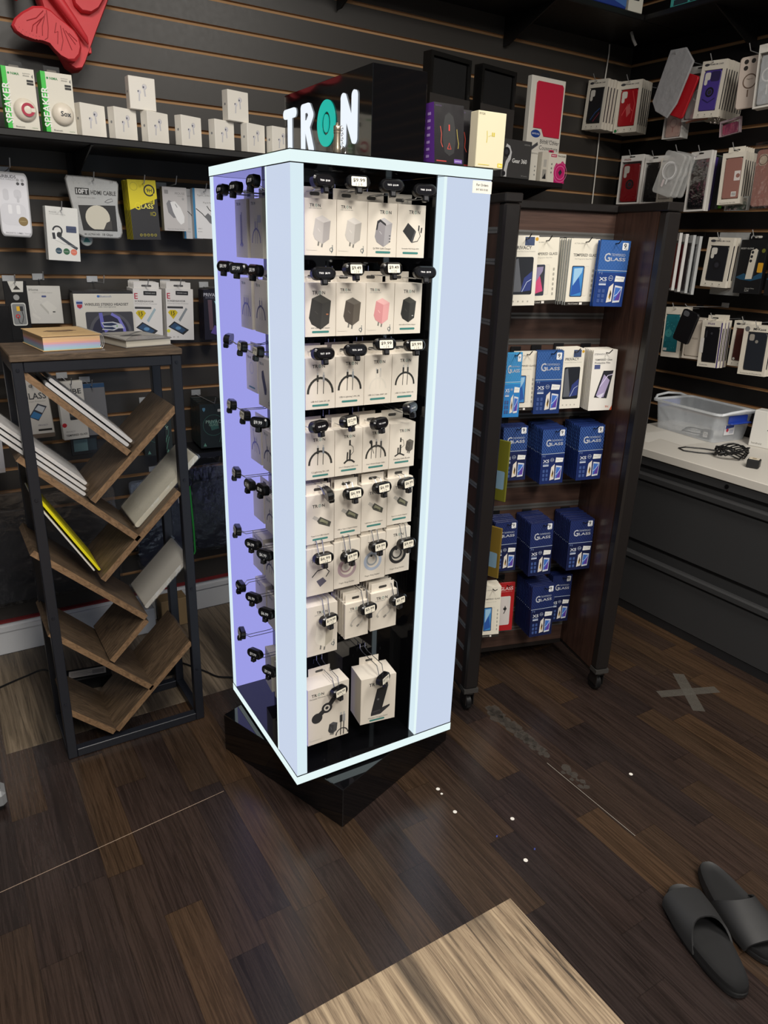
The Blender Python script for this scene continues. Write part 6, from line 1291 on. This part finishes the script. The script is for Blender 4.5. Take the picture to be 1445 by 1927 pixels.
case_box('white and purple boxed black phone case, front of three in the fourth row', (2.7152, 1.824, 1.0673), -90, 3, .0919, .1851, .016, lambda w_, h_, d_: phone('131317', w_, h_, d_, [('rr', .12, .7, .2, .9, .03, '2c2c32'), ('e', .5, .82, .07, .07, '34343a')], .35, None), [('tb', 'muse', .45, .93, .34, '6a5a7c'), ('r', .94, 0, 1, .96, '3c2c70'), ('r', .02, .3, .2, .62, 'd8d4d0'), ('t', 'Accessories', .3, .05, .4, '6a6670')], n=2, step=.021, bl='white and purple phone case box behind the front one', foot=False, win=(.14, .1, .9, .87), tab=True)
case_box('white boxed maroon phone case half hidden by the dark speckled one', (2.7352, 1.6999, 1.0818), -88, 1, .0900, .1750, .016, lambda w_, h_, d_: phone('4a2622', w_, h_, d_, [('l', [(.6, .8), (.8, .96)], .14, 'a8a4a0'), ('r', .5, .84, .7, 1, '8c1c20'), ('e', .14, .05, .08, .08, 'c8c4bc')], .35, None), prem, n=1, step=.02, bl='white phone case box behind the maroon one')
case_box('white boxed dark blue-black phone case at the picture edge, fourth row', (2.6952, 1.6184, 1.0687), -90, 2.4, .1099, .1868, .018, lambda w_, h_, d_: phone('22262e', w_, h_, d_, [('rr', .1, .78, .36, .95, .08, '9a948c'), ('e', .5, .76, .08, .08, '8a8680')], .45, None), [('e', .13, .92, .09, .09, '6a6a6c'), ('tb', 'MrKase', .58, .925, .46, '3a3a3c', .05), ('t', 'Accessories for Everyday Life', .5, .03, .8, '6a6660')], n=2, step=.021, bl='white phone case box behind the dark blue-black one', foot=False, win=(.16, .09, .9, .87))

# ------------------------------------------------------------------ file cabinet and worktop
CX = 2.3235
cab = empty('file_cabinet', ((CX + 2.88) / 2, 1.05, 0)); tag(cab, 'wide dark charcoal file cabinet with two drawers under the pale worktop', 'file cabinet')
T2 = Matrix.Translation((-(CX + 2.88) / 2, -1.05, 0)); cm_ = mat('343435', .5, spec=.4); dk2 = mat('1d1d1f', .5)
MB().box(CX + .018, .12, .0002, 2.88, 2.02, .6595, cm_, T2).build('cabinet_body', cab)
MB().box(CX + .004, .12, .0004, CX + .0175, 2.02, .034, dk2, T2).build('plinth', cab)
b = MB(); b.cbox(CX, .12, .6262, CX + .0175, 2.02, .6592, .002, cm_, T2); b.build('top_rail', cab)
MB().lathe([(.0075, 0), (.0075, .003), (.003, .0035)], mat('0c0c0d', .3), 18, T2 @ Matrix.Translation((CX, 1.3913, .643)) @ Matrix.Rotation(-PI / 2, 4, 'Y')).build('lock', cab, True)
for z0, z1 in ((.316, .5965), (.036, .264)):
    b = MB(); b.cbox(CX + .001, .125, z0, CX + .0175, 2.015, z1 - .034, .002, cm_, T2); b.cbox(CX - .010, .125, z1 - .030, CX + .0175, 2.015, z1, .006, cm_, T2)
    dr = b.build('drawer', cab)
top = MB().cbox(CX - .006, .10, .6602, 2.885, 2.04, .6925, .0025, mat('cdc8bf', .45)).build('worktop'); tag(top, 'pale grey worktop on the charcoal file cabinet', 'worktop')
TZ = .6927
# clear storage bin
bn = empty('storage_bin', (2.756, 1.8255, TZ), R(-5)); tag(bn, 'clear plastic storage bin with blue latch handles on the pale worktop', 'storage bin')
cp = film('milky_plastic', 'dfe4ea', .42, .2)
def shell(x, y, z0, z1, tx, ty):
    b = MB(); n = 20
    lo = rrect(-x, -y, x, y, .02); hi = rrect(-x - tx, -y - ty, x + tx, y + ty, .022); N = len(lo)
    vs = [(a, c, z0) for a, c in lo] + [(a, c, z1) for a, c in hi]
    li = [(a * .985, c * .985, z0 + .002) for a, c in lo] + [(a * .985, c * .985, z1) for a, c in hi]
    b.raw(vs, [(i, (i + 1) % N, N + (i + 1) % N, N + i) for i in range(N)] + [tuple(reversed(range(N)))], cp)
    return b
shell(.098, .150, .0005, .122, .012, .014).build('bin_body', bn, True)
b = MB(); lo = rrect(-.112, -.166, .112, .166, .024); hi = rrect(-.121, -.178, .121, .178, .028); N = len(lo)
vs = [(a, c, .116) for a, c in lo] + [(a, c, .124) for a, c in lo] + [(a, c, .124) for a, c in hi] + [(a, c, .116) for a, c in hi]
b.raw(vs, [(k * N + i, k * N + (i + 1) % N, ((k + 1) % 4) * N + (i + 1) % N, ((k + 1) % 4) * N + i) for k in range(4) for i in range(N)], film('milky_rim', 'e6eaee', .75, .2)); b.build('rim', bn, True)
for s in (-1, 1):
    y = s * .172
    MB().tube([(-.10, y, .118), (-.07, y + s * .020, .130), (0, y + s * .026, .136), (.07, y + s * .020, .130), (.10, y, .118)], .0055, film('milky_rim', 'e6eaee', .75, .2), 8).build('grip', bn, True)
    b = MB(); b.cbox(-.055, y - .004, .083, .055, y + .004, .112, .003, mat('2340a0', .35)); b.cbox(-.06, y + (0 if s > 0 else -.022), .080, .06, y + (.022 if s > 0 else 0), .087, .003, mat('2340a0', .35)); b.build('latch_handle', bn)
b = MB().art([('r', 0, 0, 1, 1, 'dcdce0'), ('p', [(.1, .5), (.9, .6), (.9, .9), (.1, .8)], '3a50a0'), ('e', .3, .4, .12, .12, 'c03048'), ('p', [(.5, .1), (.9, .1), (.9, .4), (.5, .4)], 'b8bcc8')], -.03, 0, .06, .05, 0); lo_ = b.build('paper_label', bn); lo_.location = (-.02, -.158, .03)
bw_ = MB().cbox(-.022, -.016, 0, .022, .016, .034, .004, mat('1b1c1f', .4)); bw_.art([('r', .3, .15, .7, .8, 'd8d4d0'), ('ring', .5, .5, .12, .08, '2a2a2c')], -.022, 0, .044, .034, -.0165)
o = bw_.build('power_adapter'); tag(o, 'black plug adapter inside the clear storage bin', 'power adapter'); o.location = (2.690, 1.745, TZ + .0035); o.rotation_euler = (0, 0, R(-75))
def coil(label, c, r, turns, th, m='101012', zs=.006):
    pts = []
    for i in range(int(turns * 20)):
        a = 2 * PI * i / 20; q = 1 + .16 * math.sin(a * .37 + i) * .6
        pts.append((c[0] + r * q * math.cos(a), c[1] + r * .8 * q * math.sin(a), c[2] + th + abs(zs * math.sin(i * .45)) + i * th * .05))
    o = MB().tube(pts, th, mat(m, .4), 6).build('coiled_cable', smooth=True); tag(o, label, 'cable'); return o
coil('dark cable loop lying inside the clear storage bin', (2.735, 1.83, TZ + .003), .055, 1.4, .0022)
coil('tangled coil of black cable on the pale worktop beside the bin', (2.520, 1.520, TZ), .062, 7, .0028, zs=.022)
lp = MB().tube([(2.497, 1.563, TZ + .004), (2.452, 1.610, TZ + .003), (2.425, 1.655, TZ + .003), (2.440, 1.690, TZ + .003), (2.480, 1.688, TZ + .003), (2.525, 1.640, TZ + .003), (2.545, 1.59, TZ + .004)], .0026, mat('101012', .4), 8).build('loose_cable', smooth=True); tag(lp, 'single loop of black cable reaching out from the coil on the worktop', 'cable')
pa = empty('power_adapter', (2.470, 1.398, TZ), R(-68)); tag(pa, 'black cube power adapter with a pale label at the worktop edge', 'power adapter')
MB().cbox(-.021, -.021, 0, .021, .021, .032, .004, mat('18191b', .4)).build('adapter_body', pa)
MB().art([('rr', 0, 0, 1, 1, .12, 'd8cdb8'), ('r', .3, .3, .7, .75, '9a8a70')], -.017, -.017, .034, .034, -.0003, Matrix.Translation((0, 0, .0322)) @ Matrix.Rotation(-PI / 2, 4, 'X')).build('rating_label', pa)
gb = MB(); gb.cbox(-.075, -.03, 0, .075, .03, .145, .002, mat('dcdad4', .45)); gb.art([('p', [(.4, .5), (.62, .72), (1, .68), (1, .3), (.62, .36)], '4a505a'), ('p', [(.48, .52), (.66, .66), (.94, .64), (.94, .5), (.66, .44)], '9aa0b4'), ('e', .6, .64, .06, .06, '26282c'), ('t', 'handheld', .2, .1, .26, '77756f')], -.075, 0, .15, .145, -.0302)
o = gb.build('handheld_box'); tag(o, 'white box picturing a grey handheld at the end of the worktop', 'gadget box'); o.location = (2.800, 1.532, TZ); o.rotation_euler = (0, 0, R(-80))
for k, (x, y, a, w_, d_, lb_) in enumerate(((2.575, 1.815, -6, .14, .21, 'loose white paper sheet sticking out under the storage bin'), (2.45, 1.90, 12, .12, .16, 'loose pale sheet behind the brown rack on the worktop'))):
    o = MB().box(-w_ / 2, -d_ / 2, 0, w_ / 2, d_ / 2, .0003, mat('d8d4cc', .6)).build('paper_sheet'); tag(o, lb_, 'paper'); o.location = (x, y, TZ + .0001 + k * .0001); o.rotation_euler = (0, 0, R(a))
for k, (x, y, z, s_, m_, lb_) in enumerate(((2.52, 1.985, 0, .045, '151516', 'small black gadget behind the brown rack on the worktop'), (2.56, 2.005, .0, .03, 'c8c0a8', 'small cream lump beside the black gadget on the worktop'), (2.455, 1.985, 0, .04, '2a2826', 'dark cable bundle at the far end of the worktop'))):
    o = MB().cbox(-s_, -s_ * .6, 0, s_, s_ * .6, s_ * .9, s_ * .25, mat(m_, .5)).build(('gadget', 'wax_block', 'cable_bundle')[k], smooth=True); tag(o, lb_, 'gadget'); o.location = (x, y, TZ + z); o.rotation_euler = (0, 0, R(20 * k))

# ------------------------------------------------------------------ slippers
rub = mat('1a1a1b', .5, spec=.4); rub2 = mat('232324', .6)
def outline(L, n=40):
    """sole outline, toe at +y"""
    out = []
    for i in range(n):
        a = 2 * PI * i / n; c, s_ = math.cos(a), math.sin(a)
        y = L / 2 * math.copysign(abs(s_) ** .82, s_); t = y / (L / 2)
        wd = .0475 + .0065 * math.sin((t + .15) * 2.3)
        out.append((wd * math.copysign(abs(c) ** .8, c) + .004 * t * t, y))
    return out
def slipper(name, label, loc, rz, mirror):
    o = empty(name, loc, R(rz)); tag(o, label, 'slipper', 'pair of black slide slippers')
    L = .262; ol = [(x * mirror, y) for x, y in outline(L)]
    b = MB(); N = len(ol)
    lay = [(0.0, .95), (.006, 1.0), (.014, 1.0), (.016, .975), (.022, .985), (.027, .955), (.024, .86), (.0225, .6), (.022, .3)]
    vs = []
    for z, k in lay:
        for x, y in ol: vs.append((x * k, y * (1 - (1 - k) * .55), z + .004 * (y / L) ** 2))
    b.raw(vs, [(j * N + i, j * N + (i + 1) % N, (j + 1) * N + (i + 1) % N, (j + 1) * N + i) for j in range(len(lay) - 1) for i in range(N)] + [tuple(reversed(range(N))), tuple((len(lay) - 1) * N + i for i in range(N))], rub)
    b.build('sole', o, True)
    b = MB(); ny, nx = 9, 17; vs = []
    for sh_ in (0, 1):
        for j in range(ny):
            t = j / (ny - 1)
            for i in range(nx):
                a = PI * i / (nx - 1); yc = -.022 + .112 * t
                wd = .0515 - .004 * (1 - t) + .003 * math.sin(PI * t)
                hgt = (.052 - .016 * t) - sh_ * .004
                y = yc + (.046 * math.sin(a) * (1 - t)) - .012 * (1 - t) + .010 * math.sin(a) * t
                vs.append(((wd - sh_ * .004) * math.copysign(abs(math.cos(a)) ** .75, math.cos(a)) * mirror, y, .012 + hgt * math.sin(a) ** .75 * 1.0 if 0 < i < nx - 1 else .012))
    G = nx * ny; fs = []
    for j in range(ny - 1):
        for i in range(nx - 1):
            q = (j * nx + i, j * nx + i + 1, (j + 1) * nx + i + 1, (j + 1) * nx + i)
            fs.append(q[::-1]); fs.append(tuple(G + k for k in q))
    for j in (0, ny - 1):
        for i in range(nx - 1):
            fs.append((j * nx + i, j * nx + i + 1, G + j * nx + i + 1, G + j * nx + i))
    for j in range(ny - 1):
        for i in (0, nx - 1): fs.append((j * nx + i, (j + 1) * nx + i, G + (j + 1) * nx + i, G + j * nx + i))
    b.raw(vs, fs, rub2); b.build('strap', o, True)
    return o
slipper('slide_slipper', 'black slide slipper lying nearer the camera, strap towards the kiosk', (1.2357, .579, 0), -24, 1)
slipper('slide_slipper', 'black slide slipper farther from the kiosk, cut by the picture edge', (1.3600, .583, 0), -20 + 180, -1)

# ------------------------------------------------------------------ bits on the floor
for x, y, r_, lb_ in ((1.010, 1.2517, .0055, 'white paper dot on the floor by the kiosk base'), (1.0079, 1.2316, .0035, 'tiny pale crumb beside the paper dot by the kiosk base'), (.9987, 1.1597, .0055, 'white paper dot second out from the kiosk base'), (1.115, 1.0642, .0055, 'white paper dot near the two blue flecks'), (1.0515, .9439, .0055, 'white paper dot by the pale vinyl sheet'), (1.5281, 1.0234, .0055, 'lone white paper dot below the brown rack')):
    o = MB().lathe([(r_, 0), (r_, .0006)], mat('d8d4cc', .6), 12).build('paper_dot'); tag(o, lb_, 'paper dot', 'white paper dots on the dark floor'); o.location = (x, y, .0002)
for x, y, lb_ in ((1.0403, 1.0384, 'tiny blue fleck on the floor between the paper dots'), (1.0952, .9587, 'tiny blue fleck on the floor beside the last paper dot')):
    o = MB().box(-.003, -.0015, 0, .003, .0015, .0006, mat('3a4a9c', .5)).build('blue_fleck'); tag(o, lb_, 'fleck', 'blue flecks on the floor'); o.location = (x, y, .0002); o.rotation_euler = (0, 0, R(40))
tp = film('old_tape', '6a665f', .3, .5)
b = MB(); b.box(-.11, -.018, 0, .11, .018, .0004, tp, Matrix.Rotation(R(-22), 4, 'Z')); b.box(-.11, -.020, .0005, .11, .020, .0009, tp, Matrix.Rotation(R(54), 4, 'Z'))
o = b.build('tape_cross'); tag(o, 'worn clear tape cross stuck to the dark floor in front of the cabinet', 'tape'); o.location = (2.035, 1.205, .0003)
b = MB(); random.seed(3)
for k in range(34):
    t = k / 33; x = 1.374 + .012 * math.sin(k * 2.1); y = 1.47 - t * .36 - (.06 if t > .75 else 0); r_ = .012 + .012 * random.random() - .008 * t
    b.prism([(x + r_ * random.uniform(.6, 1.2) * math.cos(2 * PI * i / 9), y + 1.3 * r_ * random.uniform(.6, 1.2) * math.sin(2 * PI * i / 9)) for i in range(9)], 0, .0003, film('adhesive_residue', '55504a', .32, .5), Matrix(((1, 0, 0, 0), (0, 0, 1, 0), (0, -1, 0, 0), (0, 0, 0, 1))) if False else Matrix(((1, 0, 0, 0), (0, 0, 1, 0), (0, 1, 0, 0), (0, 0, 0, 1))))
b.box(1.350, .86, 0, 1.3516, 1.18, .0003, mat('8a837a', .6))
o = b.build('adhesive_residue'); o['kind'] = 'stuff'; tag(o, 'patchy grey adhesive residue line on the dark floor by the rack caster', 'residue'); o.location = (0, 0, .0004)
b = MB().tube([(-.0486, 1.4786, .0006), (.2, 1.504, .0006), (.50, 1.536, .0006)], .0008, mat('8a7460', .6), 4); o = b.build('floor_scratch'); tag(o, 'long thin pale scratch across the dark floor before the bookshelf', 'scratch')
